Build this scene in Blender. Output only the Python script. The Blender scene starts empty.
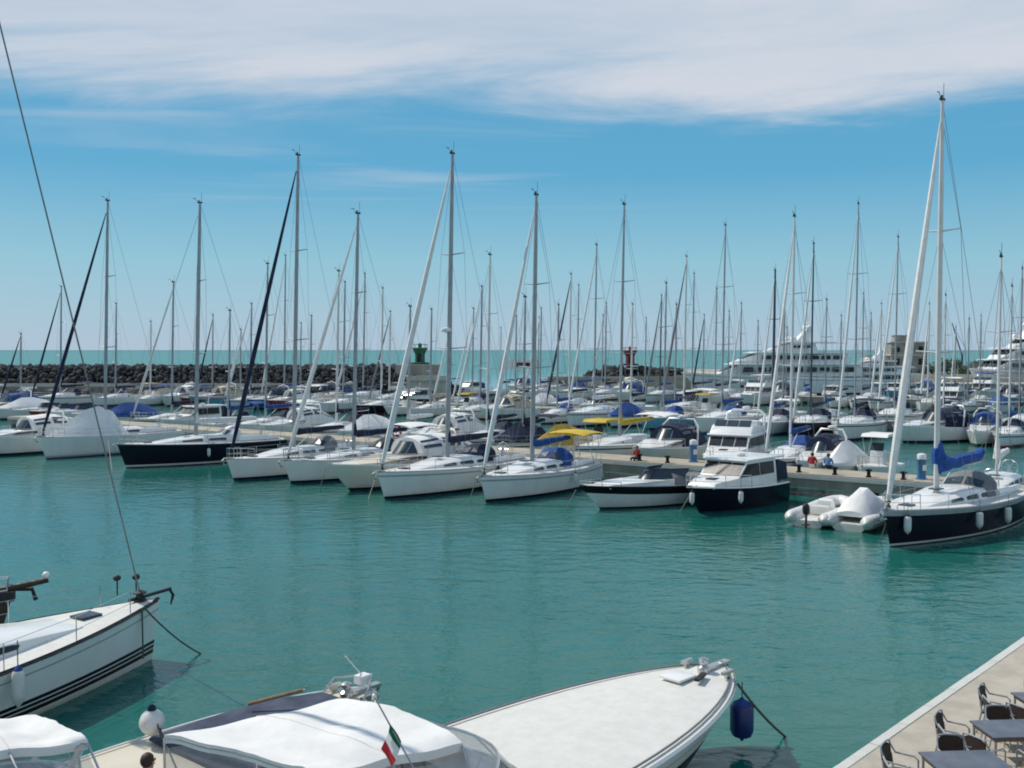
import bpy, bmesh, math, random
from mathutils import Vector, Matrix
R = math.radians
S = bpy.context.scene
COL = S.collection
rnd = random.Random(7)

# ------------------------------------------------------------------ camera, sky, sun, exposure
CAM_H, F, PITCH = 8.0, 1000.0, math.atan(34 / 1000)
cam = bpy.data.cameras.new('camera'); cam.sensor_width = 36; cam.lens = 36 * F / 1024
cam.clip_start = 0.1; cam.clip_end = 60000
co = bpy.data.objects.new('camera', cam); COL.objects.link(co)
co.location = (0, 0, CAM_H); co.rotation_euler = (R(90) - PITCH, 0, 0)
S.camera = co
SUN_DIR = Vector((-0.80, 0.46, 0.0)).normalized(); SUN_EL = R(50)
S.view_settings.view_transform = 'Standard'; S.view_settings.look = 'None'
S.view_settings.gamma = 1; S.view_settings.use_curve_mapping = False
S.view_settings.exposure = 0.0
S.cycles.filter_width = 1.9

W = bpy.data.worlds.new('World'); S.world = W; W.use_nodes = True
nt = W.node_tree; nt.nodes.clear()
def nd(t, typ, **kw):
    n = t.nodes.new(typ)
    for k, v in kw.items():
        if k[0] == 'i' and k[1:].isdigit(): n.inputs[int(k[1:])].default_value = v
        else: setattr(n, k, v)
    return n
def ln(t, a, b): t.links.new(a, b)
def mth(t, op, a, b=None, c=None, clamp=False):
    n = t.nodes.new('ShaderNodeMath'); n.operation = op; n.use_clamp = clamp
    for i, v in enumerate((a, b, c)):
        if v is None: continue
        if isinstance(v, (int, float)): n.inputs[i].default_value = v
        else: t.links.new(v, n.inputs[i])
    return n.outputs[0]
def mrange(t, v, a, b, c=0.0, d=1.0, smooth=True):
    n = t.nodes.new('ShaderNodeMapRange'); n.interpolation_type = 'SMOOTHSTEP' if smooth else 'LINEAR'
    t.links.new(v, n.inputs[0])
    for i, x in enumerate((a, b, c, d)): n.inputs[i + 1].default_value = x
    return n.outputs[0]
def mixc(t, f, a, b, mode='MIX'):
    n = t.nodes.new('ShaderNodeMix'); n.data_type = 'RGBA'; n.blend_type = mode
    for i, v in ((0, f), (6, a), (7, b)):
        if isinstance(v, (int, float)): n.inputs[i].default_value = v
        elif isinstance(v, tuple): n.inputs[i].default_value = (*v, 1) if len(v) == 3 else v
        else: t.links.new(v, n.inputs[i])
    return n.outputs[2]
sky = nd(nt, 'ShaderNodeTexSky', sky_type='NISHITA', sun_disc=False)
sky.sun_elevation = SUN_EL; sky.sun_rotation = math.atan2(SUN_DIR.x, SUN_DIR.y)
sky.air_density = 1.0; sky.dust_density = 0.6; sky.ozone_density = 2.0
hs = nd(nt, 'ShaderNodeHueSaturation'); hs.inputs['Saturation'].default_value = 1.0; hs.inputs['Hue'].default_value = 0.475
ln(nt, sky.outputs[0], hs.inputs['Color'])
tc = nd(nt, 'ShaderNodeTexCoord'); sx = nd(nt, 'ShaderNodeSeparateXYZ'); ln(nt, tc.outputs['Generated'], sx.inputs[0])
zc = mth(nt, 'MAXIMUM', sx.outputs[2], 0.03)
cx = mth(nt, 'DIVIDE', sx.outputs[0], zc); cy = mth(nt, 'DIVIDE', sx.outputs[1], zc)
cv = nd(nt, 'ShaderNodeCombineXYZ'); ln(nt, cx, cv.inputs[0]); ln(nt, cy, cv.inputs[1])
mp = nd(nt, 'ShaderNodeMapping'); mp.inputs['Scale'].default_value = (0.55, 0.8, 1); mp.inputs['Rotation'].default_value = (0, 0, 0.25)
mp.inputs['Location'].default_value = (1.7, 0.4, 0)
ln(nt, cv.outputs[0], mp.inputs[0])
n1 = nd(nt, 'ShaderNodeTexNoise'); n1.inputs['Scale'].default_value = 0.9; n1.inputs['Detail'].default_value = 9; n1.inputs['Roughness'].default_value = 0.62; n1.inputs['Distortion'].default_value = 0.6
ln(nt, mp.outputs[0], n1.inputs['Vector'])
n2 = nd(nt, 'ShaderNodeTexNoise'); n2.inputs['Scale'].default_value = 0.33; n2.inputs['Detail'].default_value = 3; ln(nt, mp.outputs[0], n2.inputs['Vector'])
e = mth(nt, 'ADD', sx.outputs[2], mth(nt, 'MULTIPLY', mth(nt, 'SUBTRACT', n1.outputs[0], 0.5), 0.19))
e = mth(nt, 'ADD', e, mth(nt, 'MULTIPLY', mth(nt, 'SUBTRACT', n2.outputs[0], 0.5), 0.12))
band = mth(nt, 'MULTIPLY', mrange(nt, e, 0.205, 0.285), mrange(nt, sx.outputs[2], 0.42, 0.75, 1.0, 0.3))
lit = mrange(nt, n1.outputs[0], 0.25, 0.7, 0.6, 1.0)
cov = mth(nt, 'MULTIPLY', band, lit)
mp2 = nd(nt, 'ShaderNodeMapping'); mp2.inputs['Scale'].default_value = (0.22, 0.9, 1); mp2.inputs['Rotation'].default_value = (0, 0, -0.15)
ln(nt, cv.outputs[0], mp2.inputs[0])
n3 = nd(nt, 'ShaderNodeTexNoise'); n3.inputs['Scale'].default_value = 1.1; n3.inputs['Detail'].default_value = 6; n3.inputs['Distortion'].default_value = 1.0
ln(nt, mp2.outputs[0], n3.inputs['Vector'])
wisp = mth(nt, 'MULTIPLY', mrange(nt, n3.outputs[0], 0.52, 0.76, 0, 0.55), mrange(nt, sx.outputs[2], 0.10, 0.2))
cov = mth(nt, 'MAXIMUM', cov, wisp)
gr = nd(nt, 'ShaderNodeValToRGB'); ln(nt, sx.outputs[2], gr.inputs[0]); cr = gr.color_ramp    # clear marine air: pale low down, cyan blue above
for i, (ps, c_) in enumerate(((0.0, (4.9, 6.6, 8.2)), (0.085, (3.3, 6.5, 8.1)), (0.17, (1.3, 4.75, 7.6)), (0.35, (1.1, 4.0, 7.0)), (1.0, (0.6, 2.2, 5.0)))):
    el = cr.elements[i] if i < 2 else cr.elements.new(ps)
    el.position = ps; el.color = (*[x / 10 for x in c_], 1)
gv = nd(nt, 'ShaderNodeVectorMath', operation='SCALE'); ln(nt, gr.outputs[0], gv.inputs[0]); gv.inputs['Scale'].default_value = 10
skyc = mixc(nt, 0.9, hs.outputs[0], gv.outputs[0])
skyc = mixc(nt, cov, skyc, (7.5, 8.0, 8.9))
bg = nd(nt, 'ShaderNodeBackground'); bg.inputs[1].default_value = 0.085
ln(nt, skyc, bg.inputs[0]); wo = nd(nt, 'ShaderNodeOutputWorld'); ln(nt, bg.outputs[0], wo.inputs[0])

sl = bpy.data.lights.new('sun', 'SUN'); sl.energy = 3.8; sl.angle = R(0.53); sl.color = (1, 0.94, 0.83)
so = bpy.data.objects.new('sun', sl); COL.objects.link(so); so.location = (-60, 80, 120)
sd = Vector((SUN_DIR.x * math.cos(SUN_EL), SUN_DIR.y * math.cos(SUN_EL), math.sin(SUN_EL)))
so.rotation_euler = sd.to_track_quat('Z', 'Y').to_euler()

# ------------------------------------------------------------------ geometry helpers
def at(px, py, z=0.0):
    """world point at height z seen at a photo pixel (for measuring the place)"""
    d = Vector(((px - 512) / F, 0, 0)); yc = -(py - 384) / F
    c, s = math.cos(PITCH), math.sin(PITCH)
    d = Vector((d.x, c + yc * s, yc * c - s)); k = (z - CAM_H) / d.z
    return Vector((d.x * k, d.y * k, z))
def proj(p):
    d = p.y * math.cos(PITCH) - (p.z - CAM_H) * math.sin(PITCH); u = p.y * math.sin(PITCH) + (p.z - CAM_H) * math.cos(PITCH)
    return (512 + F * p.x / d, 384 - F * u / d)
def col(px, depth, z=0.0): return Vector(((px - 512) / F * depth, depth, z))

class MB:
    def __init__(s): s.v = []; s.f = []; s.m = []
    def add(s, vs, fs, mi=0):
        o = len(s.v); s.v += [tuple(v) for v in vs]
        for f in fs: s.f.append([o + i for i in f]); s.m.append(mi)
        return s
    def box(s, c, d, mi=0, rot=None):
        x, y, z = d[0] / 2, d[1] / 2, d[2] / 2
        vs = [Vector(p) for p in ((-x,-y,-z),(x,-y,-z),(x,y,-z),(-x,y,-z),(-x,-y,z),(x,-y,z),(x,y,z),(-x,y,z))]
        if rot is not None:
            M = rot if isinstance(rot, Matrix) else Matrix.Rotation(rot, 3, 'Z'); vs = [M @ v for v in vs]
        c = Vector(c)
        return s.add([v + c for v in vs], [(0,3,2,1),(4,5,6,7),(0,1,5,4),(1,2,6,5),(2,3,7,6),(3,0,4,7)], mi)
    def tube(s, pts, r, n=6, mi=0, ry=None):
        pts = [Vector(p) for p in pts]; k = len(pts)
        rs = r if isinstance(r, (list, tuple)) else [r] * k
        vs = []; up = None
        for i, p in enumerate(pts):
            t = (pts[min(i + 1, k - 1)] - pts[max(i - 1, 0)])
            if t.length < 1e-9: t = Vector((0, 0, 1))
            t.normalize()
            if up is None:
                a = Vector((0, 1, 0)) if abs(t.y) < 0.9 else Vector((1, 0, 0)); up = a.cross(t).normalized()
            else:
                up = (up - t * up.dot(t))
                up = up.normalized() if up.length > 1e-6 else Vector((1, 0, 0))
            w = t.cross(up)
            for j in range(n):
                a = 2 * math.pi * j / n
                vs.append(p + up * math.cos(a) * rs[i] + w * math.sin(a) * rs[i] * (ry or 1))
        fs = [(i*n+j, i*n+(j+1)%n, (i+1)*n+(j+1)%n, (i+1)*n+j) for i in range(k-1) for j in range(n)]
        fs += [tuple(range(n-1, -1, -1)), tuple((k-1)*n + j for j in range(n))]
        return s.add(vs, fs, mi)
    def loft(s, rows, mi=0, cap=True, bands=None, closed=False):
        """rows[i] = points along; neighbours i,i+1 joined; bands = material per column gap"""
        n = len(rows[0]); vs = [p for r in rows for p in r]; o = len(s.v); s.v += [tuple(p) for p in vs]
        jn = n if closed else n - 1
        for i in range(len(rows) - 1):
            for j in range(jn):
                s.f.append([o+i*n+j, o+i*n+(j+1)%n, o+(i+1)*n+(j+1)%n, o+(i+1)*n+j]); s.m.append(bands[j] if bands else mi)
        if cap:
            s.f.append([o + j for j in range(n)]); s.m.append(mi)
            s.f.append([o + (len(rows)-1)*n + j for j in range(n)]); s.m.append(mi)
        return s
    def ball(s, c, r, nu=10, nv=7, mi=0):
        r = r if isinstance(r, (tuple, list)) else (r, r, r); c = Vector(c)
        rows = []
        for i in range(nv + 1):
            a = math.pi * i / nv
            rows.append([c + Vector((r[0]*math.sin(a)*math.cos(2*math.pi*j/nu), r[1]*math.sin(a)*math.sin(2*math.pi*j/nu), -r[2]*math.cos(a))) for j in range(nu)])
        return s.loft(rows, mi, False, closed=True)
    def lathe(s, c, prof, n=12, mi=0):
        c = Vector(c)
        return s.loft([[c + Vector((r*math.cos(2*math.pi*j/n), r*math.sin(2*math.pi*j/n), z)) for j in range(n)] for r, z in prof], mi, True, closed=True)
    def prism(s, prof, hw, mi=0, y0=0.0):
        """side profile (x,z) closed, half width hw(x,z)"""
        n = len(prof); L_ = [Vector((x, y0 + hw(x, z), z)) for x, z in prof]; R_ = [Vector((x, y0 - hw(x, z), z)) for x, z in prof]
        fs = [tuple(range(n)), tuple(range(2*n-1, n-1, -1))] + [(i, (i+1)%n, n+(i+1)%n, n+i) for i in range(n)]
        return s.add(L_ + R_, fs, mi)
    def slab(s, pts, off, mi=0):
        """thin solid from a planar polygon pushed by vector off"""
        n = len(pts); pts = [Vector(p) for p in pts]; off = Vector(off)
        return s.add(pts + [p + off for p in pts], [tuple(range(n-1,-1,-1)), tuple(range(n, 2*n))] + [(i,(i+1)%n,n+(i+1)%n,n+i) for i in range(n)], mi)
    def build(s, name, mats, parent=None, smooth=True, ang=38, bevel=0):
        if not s.v: return None
        me = bpy.data.meshes.new(name); bm = bmesh.new()
        vv = [bm.verts.new(v) for v in s.v]
        for f, m in zip(s.f, s.m):
            ids = []
            for i in f:
                if not ids or i != ids[-1]: ids.append(i)
            try:
                fc = bm.faces.new([vv[i] for i in ids]); fc.material_index = m
            except ValueError: pass
        bmesh.ops.remove_doubles(bm, verts=bm.verts, dist=0.0005)
        bmesh.ops.recalc_face_normals(bm, faces=bm.faces)
        if bevel:
            ed = [e_ for e_ in bm.edges if len(e_.link_faces) == 2 and e_.calc_face_angle(0) > R(30)]
            bmesh.ops.bevel(bm, geom=ed, offset=bevel, segments=2, affect='EDGES', profile=0.6, clamp_overlap=True)
        if smooth:
            for f in bm.faces: f.smooth = True
        bm.to_mesh(me); bm.free()
        if smooth: me.set_sharp_from_angle(angle=R(ang))
        for m in (mats if isinstance(mats, (list, tuple)) else [mats]): me.materials.append(m)
        o = bpy.data.objects.new(name, me); COL.objects.link(o)
        if parent: o.parent = parent
        return o

def tag(o, label=None, cat=None, group=None, kind=None):
    if label: o['label'] = label
    if cat: o['category'] = cat
    if group: o['group'] = group
    if kind: o['kind'] = kind
    return o
def empty(name, label, cat, loc=(0,0,0), rz=0.0, group=None):
    o = bpy.data.objects.new(name, None); COL.objects.link(o); o.empty_display_size = 0.3
    o.location = loc; o.rotation_euler = (0, 0, rz)
    return tag(o, label, cat, group)
def struct(o): o['kind'] = 'structure'; return o
def copy_tree(o, parent=None):
    c = o.copy(); COL.objects.link(c)
    if parent: c.parent = parent
    for ch in list(o.children): copy_tree(ch, c)
    return c
def remat(o, swap):
    """give a copied tree its own paint: swap = {material: material}"""
    for c in [o] + list(o.children_recursive):
        if c.type != 'MESH': continue
        for sl_ in c.material_slots:
            if sl_.material in swap:
                m = swap[sl_.material]; sl_.link = 'OBJECT'; sl_.material = m

# ------------------------------------------------------------------ materials
def mat(name, c, rough=0.5, metal=0.0, var=0.12, scale=3.0, bump=0.0, bscale=20.0, c2=None, streak=False, spec=0.5, coat=0.0, alpha=1.0, trans=0.0):
    m = bpy.data.materials.new(name); m.use_nodes = True; t = m.node_tree
    p = t.nodes['Principled BSDF']; p.inputs['Roughness'].default_value = rough; p.inputs['Metallic'].default_value = metal
    p.inputs['Specular IOR Level'].default_value = spec; p.inputs['Coat Weight'].default_value = coat
    p.inputs['Alpha'].default_value = alpha; p.inputs['Transmission Weight'].default_value = trans
    tcn = t.nodes.new('ShaderNodeTexCoord'); mpn = t.nodes.new('ShaderNodeMapping'); ln(t, tcn.outputs['Object'], mpn.inputs[0])
    if streak: mpn.inputs['Scale'].default_value = (1, 1, 0.12)
    n = t.nodes.new('ShaderNodeTexNoise'); n.inputs['Scale'].default_value = scale; n.inputs['Detail'].default_value = 5; n.inputs['Roughness'].default_value = 0.6
    ln(t, mpn.outputs[0], n.inputs['Vector'])
    f = mrange(t, n.outputs[0], 0.3, 0.72)
    d = c2 or tuple(x * (1 - 2.2 * var) for x in c)
    ln(t, mixc(t, f, d, c), p.inputs['Base Color'])
    if streak:
        sz = t.nodes.new('ShaderNodeSeparateXYZ'); ln(t, tcn.outputs['Object'], sz.inputs[0])
        ng = t.nodes.new('ShaderNodeTexNoise'); ng.inputs['Scale'].default_value = 2.3; ng.inputs['Detail'].default_value = 6; ln(t, tcn.outputs['Object'], ng.inputs['Vector'])
        gz = mth(t, 'ADD', sz.outputs[2], mth(t, 'MULTIPLY', ng.outputs[0], -0.5))
        gf = mrange(t, gz, -0.12, 0.22, 0.5, 0.0); ln(t, mixc(t, gf, p.inputs['Base Color'].links[0].from_socket, tuple(x * y for x, y in zip(c, (.62, .56, .42)))), p.inputs['Base Color'])
    rr = mrange(t, n.outputs[0], 0.3, 0.7, min(1, rough * 1.25), rough * 0.85); ln(t, rr, p.inputs['Roughness'])
    if bump:
        nb = t.nodes.new('ShaderNodeTexNoise'); nb.inputs['Scale'].default_value = bscale; nb.inputs['Detail'].default_value = 4
        ln(t, tcn.outputs['Object'], nb.inputs['Vector'])
        b = t.nodes.new('ShaderNodeBump'); b.inputs['Strength'].default_value = bump; b.inputs['Distance'].default_value = 0.05
        ln(t, nb.outputs[0], b.inputs['Height']); ln(t, b.outputs[0], p.inputs['Normal'])
    return m
M = dict(
    white=mat('white gelcoat', (0.80, 0.80, 0.78), 0.28, var=0.05, scale=1.2, streak=True, coat=0.3),
    ywhite=mat('bright yacht paint', (0.84, 0.84, 0.83), 0.3, var=0.03, scale=1.0, coat=0.3),
    c_bright=mat('bright blue sail cloth', (0.012, 0.085, 0.36), 0.8, var=0.15, scale=2.5, bump=0.5, bscale=6),
    dwood=mat('dark weathered wood', (0.06, 0.04, 0.03), 0.6, var=0.2, scale=8, bump=0.2, bscale=40),
    offwhite=mat('off white gelcoat', (0.70, 0.68, 0.62), 0.32, var=0.05, scale=1.0, streak=True, coat=0.2),
    cream=mat('cream gelcoat', (0.66, 0.60, 0.48), 0.35, var=0.06, scale=1.2),
    grey=mat('grey gelcoat', (0.35, 0.37, 0.39), 0.35, var=0.06),
    navy=mat('navy gelcoat', (0.006, 0.007, 0.018), 0.3, var=0.1, coat=0.0, spec=0.25),
    black=mat('black gelcoat', (0.008, 0.008, 0.010), 0.3, var=0.1, coat=0.0, spec=0.25),
    blue=mat('blue gelcoat', (0.03, 0.16, 0.36), 0.22, var=0.08, coat=0.4),
    sky=mat('light blue gelcoat', (0.12, 0.36, 0.50), 0.25, var=0.08, coat=0.3),
    redhull=mat('red gelcoat', (0.28, 0.03, 0.03), 0.25, var=0.1, coat=0.3),
    green=mat('dark green gelcoat', (0.02, 0.09, 0.06), 0.2, var=0.1, coat=0.4),
    anti=mat('blue antifouling', (0.02, 0.04, 0.09), 0.8, var=0.25, scale=5),
    antired=mat('dark antifouling', (0.03, 0.025, 0.025), 0.85, var=0.25, scale=5),
    deck=mat('deck non slip', (0.68, 0.67, 0.63), 0.6, var=0.06, scale=4, bump=0.15, bscale=120),
    teak=mat('teak', (0.30, 0.17, 0.08), 0.6, var=0.2, scale=8, bump=0.1, bscale=60),
    glass=mat('dark window', (0.012, 0.016, 0.02), 0.3, var=0.1, spec=0.4),
    glassblue=mat('tinted window', (0.03, 0.05, 0.07), 0.3, var=0.1, spec=0.4),
    alu=mat('mast aluminium', (0.36, 0.38, 0.40), 0.45, 0.2, var=0.08, scale=2),
    aluwhite=mat('white painted mast', (0.66, 0.66, 0.65), 0.4, 0.0, var=0.05, scale=2),
    aludark=mat('dark mast', (0.07, 0.08, 0.10), 0.4, 0.3, var=0.1),
    steel=mat('stainless rail', (0.6, 0.6, 0.6), 0.25, 0.9, var=0.05),
    wire=mat('rigging wire', (0.22, 0.23, 0.24), 0.45, 0.5, var=0.05),
    rubber=mat('black rubber', (0.02, 0.02, 0.022), 0.6, var=0.15),
    fender=mat('white fender vinyl', (0.72, 0.72, 0.70), 0.4, var=0.1, scale=4),
    fblue=mat('blue fender vinyl', (0.012, 0.03, 0.16), 0.35, var=0.1, scale=4),
    rope=mat('grey rope', (0.12, 0.12, 0.11), 0.9, var=0.2, scale=30),
    ropew=mat('pale rope', (0.45, 0.43, 0.38), 0.9, var=0.2, scale=30),
    c_white=mat('white canvas', (0.77, 0.76, 0.74), 0.85, var=0.06, scale=1.3, bump=0.55, bscale=2.2),
    c_beige=mat('beige canvas', (0.55, 0.47, 0.34), 0.9, var=0.08, scale=2, bump=0.3, bscale=4),
    c_blue=mat('blue canvas', (0.012, 0.065, 0.26), 0.85, var=0.12, scale=2, bump=0.35, bscale=5),
    c_navy=mat('navy canvas', (0.010, 0.018, 0.052), 0.85, var=0.15, scale=2, bump=0.35, bscale=5),
    c_grey=mat('grey canvas', (0.20, 0.21, 0.22), 0.9, var=0.1, scale=2, bump=0.3, bscale=5),
    c_yellow=mat('yellow canvas', (0.60, 0.42, 0.04), 0.85, var=0.1, scale=2, bump=0.3, bscale=4),
    c_ochre=mat('ochre canvas', (0.42, 0.28, 0.03), 0.85, var=0.12, scale=2, bump=0.3, bscale=4),
    c_green=mat('green canvas', (0.03, 0.12, 0.08), 0.85, var=0.12, scale=2, bump=0.3, bscale=4),
    c_slate=mat('slate blue cover', (0.045, 0.06, 0.105), 0.85, var=0.12, scale=2, bump=0.3, bscale=5),
    c_red=mat('red cloth', (0.48, 0.02, 0.03), 0.8, var=0.12, scale=3),
    c_lblue=mat('light blue cloth', (0.10, 0.24, 0.48), 0.8, var=0.1, scale=3),
    jib=mat('white furled sail', (0.74, 0.73, 0.71), 0.8, var=0.06, scale=3),
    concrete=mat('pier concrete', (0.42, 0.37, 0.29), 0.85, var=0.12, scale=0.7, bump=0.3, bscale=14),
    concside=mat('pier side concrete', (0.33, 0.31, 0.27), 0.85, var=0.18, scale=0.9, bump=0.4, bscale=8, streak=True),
    quay=mat('quay paving', (0.47, 0.42, 0.345), 0.8, var=0.10, scale=1.7, bump=0.3, bscale=30),
    kerb=mat('quay edge stone', (0.58, 0.58, 0.54), 0.75, var=0.06, scale=2, bump=0.2, bscale=25),
    rock=mat('dark boulders', (0.03, 0.033, 0.037), 0.9, var=0.22, scale=0.8, bump=0.8, bscale=3),
    rockl=mat('pale boulders', (0.13, 0.125, 0.115), 0.9, var=0.22, scale=0.7, bump=0.8, bscale=3),
    greenp=mat('green light tower paint', (0.01, 0.13, 0.055), 0.5, var=0.12, scale=1),
    redp=mat('red light tower paint', (0.22, 0.012, 0.02), 0.5, var=0.12, scale=1),
    stone=mat('old stone', (0.34, 0.335, 0.30), 0.9, var=0.2, scale=0.6, bump=0.5, bscale=4),
    plaster=mat('pale plaster', (0.55, 0.52, 0.46), 0.85, var=0.08, scale=0.6),
    hole=mat('dark opening', (0.02, 0.02, 0.022), 0.8, var=0.2),
    leaf=mat('leaves', (0.035, 0.075, 0.025), 0.7, var=0.3, scale=2.5, c2=(0.012, 0.03, 0.014)),
    bark=mat('bark', (0.10, 0.07, 0.05), 0.9, var=0.2),
    yellowp=mat('yellow paint', (0.55, 0.36, 0.03), 0.5, var=0.1),
    tabletop=mat('grey blue table top', (0.115, 0.13, 0.165), 0.35, var=0.12, scale=3),
    wicker=mat('dark brown wicker', (0.055, 0.027, 0.018), 0.65, var=0.25, scale=40, bump=0.6, bscale=90),
    seatw=mat('tan seat weave', (0.30, 0.19, 0.09), 0.7, var=0.2, scale=40, bump=0.5, bscale=90),
    vinyl=mat('clear vinyl window', (0.55, 0.58, 0.60), 0.12, var=0.1, scale=3, alpha=0.45),
    skin=mat('skin', (0.42, 0.23, 0.15), 0.55, var=0.08),
    hair=mat('brown hair', (0.05, 0.018, 0.012), 0.6, var=0.25, scale=40),
    flagw=mat('flag white', (0.75, 0.75, 0.72), 0.8, var=0.05), flagg=mat('flag green', (0.0, 0.15, 0.06), 0.8, var=0.05), flagr=mat('flag red', (0.55, 0.02, 0.03), 0.8, var=0.05),
)

# ------------------------------------------------------------------ water
def water_mat():
    m = bpy.data.materials.new('harbour water'); m.use_nodes = True; t = m.node_tree; p = t.nodes['Principled BSDF']
    p.inputs['IOR'].default_value = 1.33; p.inputs['Roughness'].default_value = 0.06
    g = t.nodes.new('ShaderNodeTexCoord'); sp = t.nodes.new('ShaderNodeSeparateXYZ'); ln(t, g.outputs['Object'], sp.inputs[0])
    nb = t.nodes.new('ShaderNodeTexNoise'); nb.inputs['Scale'].default_value = 0.035; nb.inputs['Detail'].default_value = 3; ln(t, g.outputs['Object'], nb.inputs['Vector'])
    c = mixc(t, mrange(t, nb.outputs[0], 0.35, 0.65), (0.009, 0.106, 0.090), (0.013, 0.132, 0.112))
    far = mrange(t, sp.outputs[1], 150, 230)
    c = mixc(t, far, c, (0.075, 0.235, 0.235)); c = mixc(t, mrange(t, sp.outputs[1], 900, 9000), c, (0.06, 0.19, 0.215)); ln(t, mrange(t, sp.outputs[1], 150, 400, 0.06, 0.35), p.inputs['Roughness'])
    ln(t, mrange(t, sp.outputs[1], 150, 400, 0.5, 0.12), p.inputs['Specular IOR Level'])   # open sea: steeper waves mirror less sky
    ln(t, c, p.inputs['Base Color'])
    def noise(sc, det, stretch=(1, 1, 1), rot=0.0, dist=0.0):
        mp_ = t.nodes.new('ShaderNodeMapping'); mp_.inputs['Scale'].default_value = stretch; mp_.inputs['Rotation'].default_value = (0, 0, rot)
        ln(t, g.outputs['Object'], mp_.inputs[0])
        n = t.nodes.new('ShaderNodeTexNoise'); n.inputs['Scale'].default_value = sc; n.inputs['Detail'].default_value = det; n.inputs['Distortion'].default_value = dist
        ln(t, mp_.outputs[0], n.inputs['Vector']); return n.outputs[0]
    h = mth(t, 'ADD', mth(t, 'MULTIPLY', noise(0.9, 3, (1, 1.7, 1), 0.3, 0.4), 1.0), mth(t, 'MULTIPLY', noise(3.2, 3, (1, 1.5, 1), -0.35, 0.5), 0.28))
    h = mth(t, 'ADD', h, mth(t, 'MULTIPLY', noise(0.22, 2), 1.3))
    b = t.nodes.new('ShaderNodeBump'); b.inputs['Distance'].default_value = 0.16; ln(t, mrange(t, noise(0.045, 3, (1, 2.2, 1), 0.5, 0.8), 0.36, 0.64, 0.24, 0.46), b.inputs['Strength'])
    ln(t, h, b.inputs['Height']); ln(t, b.outputs[0], p.inputs['Normal'])
    return m
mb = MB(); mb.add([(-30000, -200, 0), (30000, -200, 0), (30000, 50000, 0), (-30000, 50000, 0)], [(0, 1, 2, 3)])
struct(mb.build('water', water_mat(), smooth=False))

# ------------------------------------------------------------------ hull shapes
class Hull:
    def __init__(s, L, B, fb, motor=False, round_bow=False):
        s.L, s.B, s.fb, s.motor, s.rb = L, B, fb, motor, round_bow
        s.rake = (0.13 if motor else 0.045) * L; s.fl = 0.42 if motor else 0.22
    def b(s, t):
        tr, pk, pw = (0.9, 0.38, 2.5) if s.motor else (0.70, 0.42, 2.05)
        if t < pk: return s.B / 2 * (tr + (1 - tr) * math.sin(math.pi / 2 * t / pk))
        q = (t - pk) / (1 - pk)
        if s.rb: return s.B / 2 * max(0, 1 - q ** 2.6) ** 0.62
        return s.B / 2 * (1 - q ** pw)
    def zs(s, t): return s.fb * ((0.80 + 0.28 * t ** 1.7) if s.motor else (0.86 + 0.04 * (1 - t) ** 2 + 0.22 * t ** 1.7))
    def X(s, t, z):
        zz = s.zs(t); x = -s.L / 2 + s.L * t - s.rake * (1 - z / zz) * max(0, (t - 0.5) / 0.5) ** 2
        if t < 0.12: x += (0.04 if s.motor else 0.045) * s.L * (z / zz) * (1 - t / 0.12)
        return x
    def y(s, t, z):
        r = z / s.zs(t)
        f = 0.86 + 0.14 * min(r, 1) if r >= 0 else 0.86 * (1 + 1.25 * r)
        return s.b(t) * f * (1 - s.fl * (1 - min(r, 1)) * max(0, (t - 0.35) / 0.65) ** 1.2)
    def deck(s, t, y=0.0): return s.zs(t) + 0.03 + 0.07 * (1 - (y / max(s.b(t), .05)) ** 2)
    def t_of(s, x): return min(1, max(0, x / s.L + 0.5))
    def mesh(s, bands, n=22):
        """bands: [(z or ('s', dz), material index up to this row)]"""
        rows = []; mi = [b_[1] for b_ in bands[1:]]
        for i in range(n + 1):
            t = 1 - (1 - i / n) ** 1.35
            zz = s.zs(t); p = []
            for z, _ in bands:
                z_ = zz + z[1] if isinstance(z, tuple) else (z * zz if False else z)
                z_ = min(z_, zz + 0.06); ins = 0.03 if (isinstance(z, tuple) and z[1] > 0) else 0
                p.append(Vector((s.X(t, z_) - ins * t, max(0, s.y(t, z_) - ins), z_)))
            rows.append(p)
        m = MB(); m.loft(rows, 0, False, bands=mi); m.loft([[Vector((p.x, -p.y, p.z)) for p in r] for r in rows], 0, False, bands=mi)
        a = rows[0]; k = len(a)
        for j in range(k - 1):
            m.add([a[j], a[j+1], Vector((a[j+1].x, -a[j+1].y, a[j+1].z)), Vector((a[j].x, -a[j].y, a[j].z))], [(0, 1, 2, 3)], mi[j])
        return m
    def deckmesh(s, n=18, t0=0.0, t1=0.995, inset=0.03, lift=0.0):
        rows = []
        for i in range(n + 1):
            t = t0 + (t1 - t0) * (1 - (1 - i / n) ** 1.3); b_ = max(0.0, s.b(t) - inset)
            z = s.zs(t)
            rows.append([Vector((s.X(t, z), b_ * f, s.deck(t, b_ * f) + lift)) for f in (-1, -.6, -.2, .2, .6, 1)])
        m = MB(); m.loft(rows, 0, False); return m
BANDS = [(-0.55, 0), (-0.12, 0), (0.07, 0), (0.19, 1), (0.5, 2), (('s', -0.24), 2), (('s', -0.15), 3), (('s', 0), 2), (('s', 0.055), 4)]
BANDS_L = [(-0.3, 0), (-0.1, 0), (0.05, 0), (0.13, 1), (0.35, 2), (('s', -0.16), 2), (('s', -0.09), 3), (('s', 0), 2), (('s', 0.04), 4)]

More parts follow.
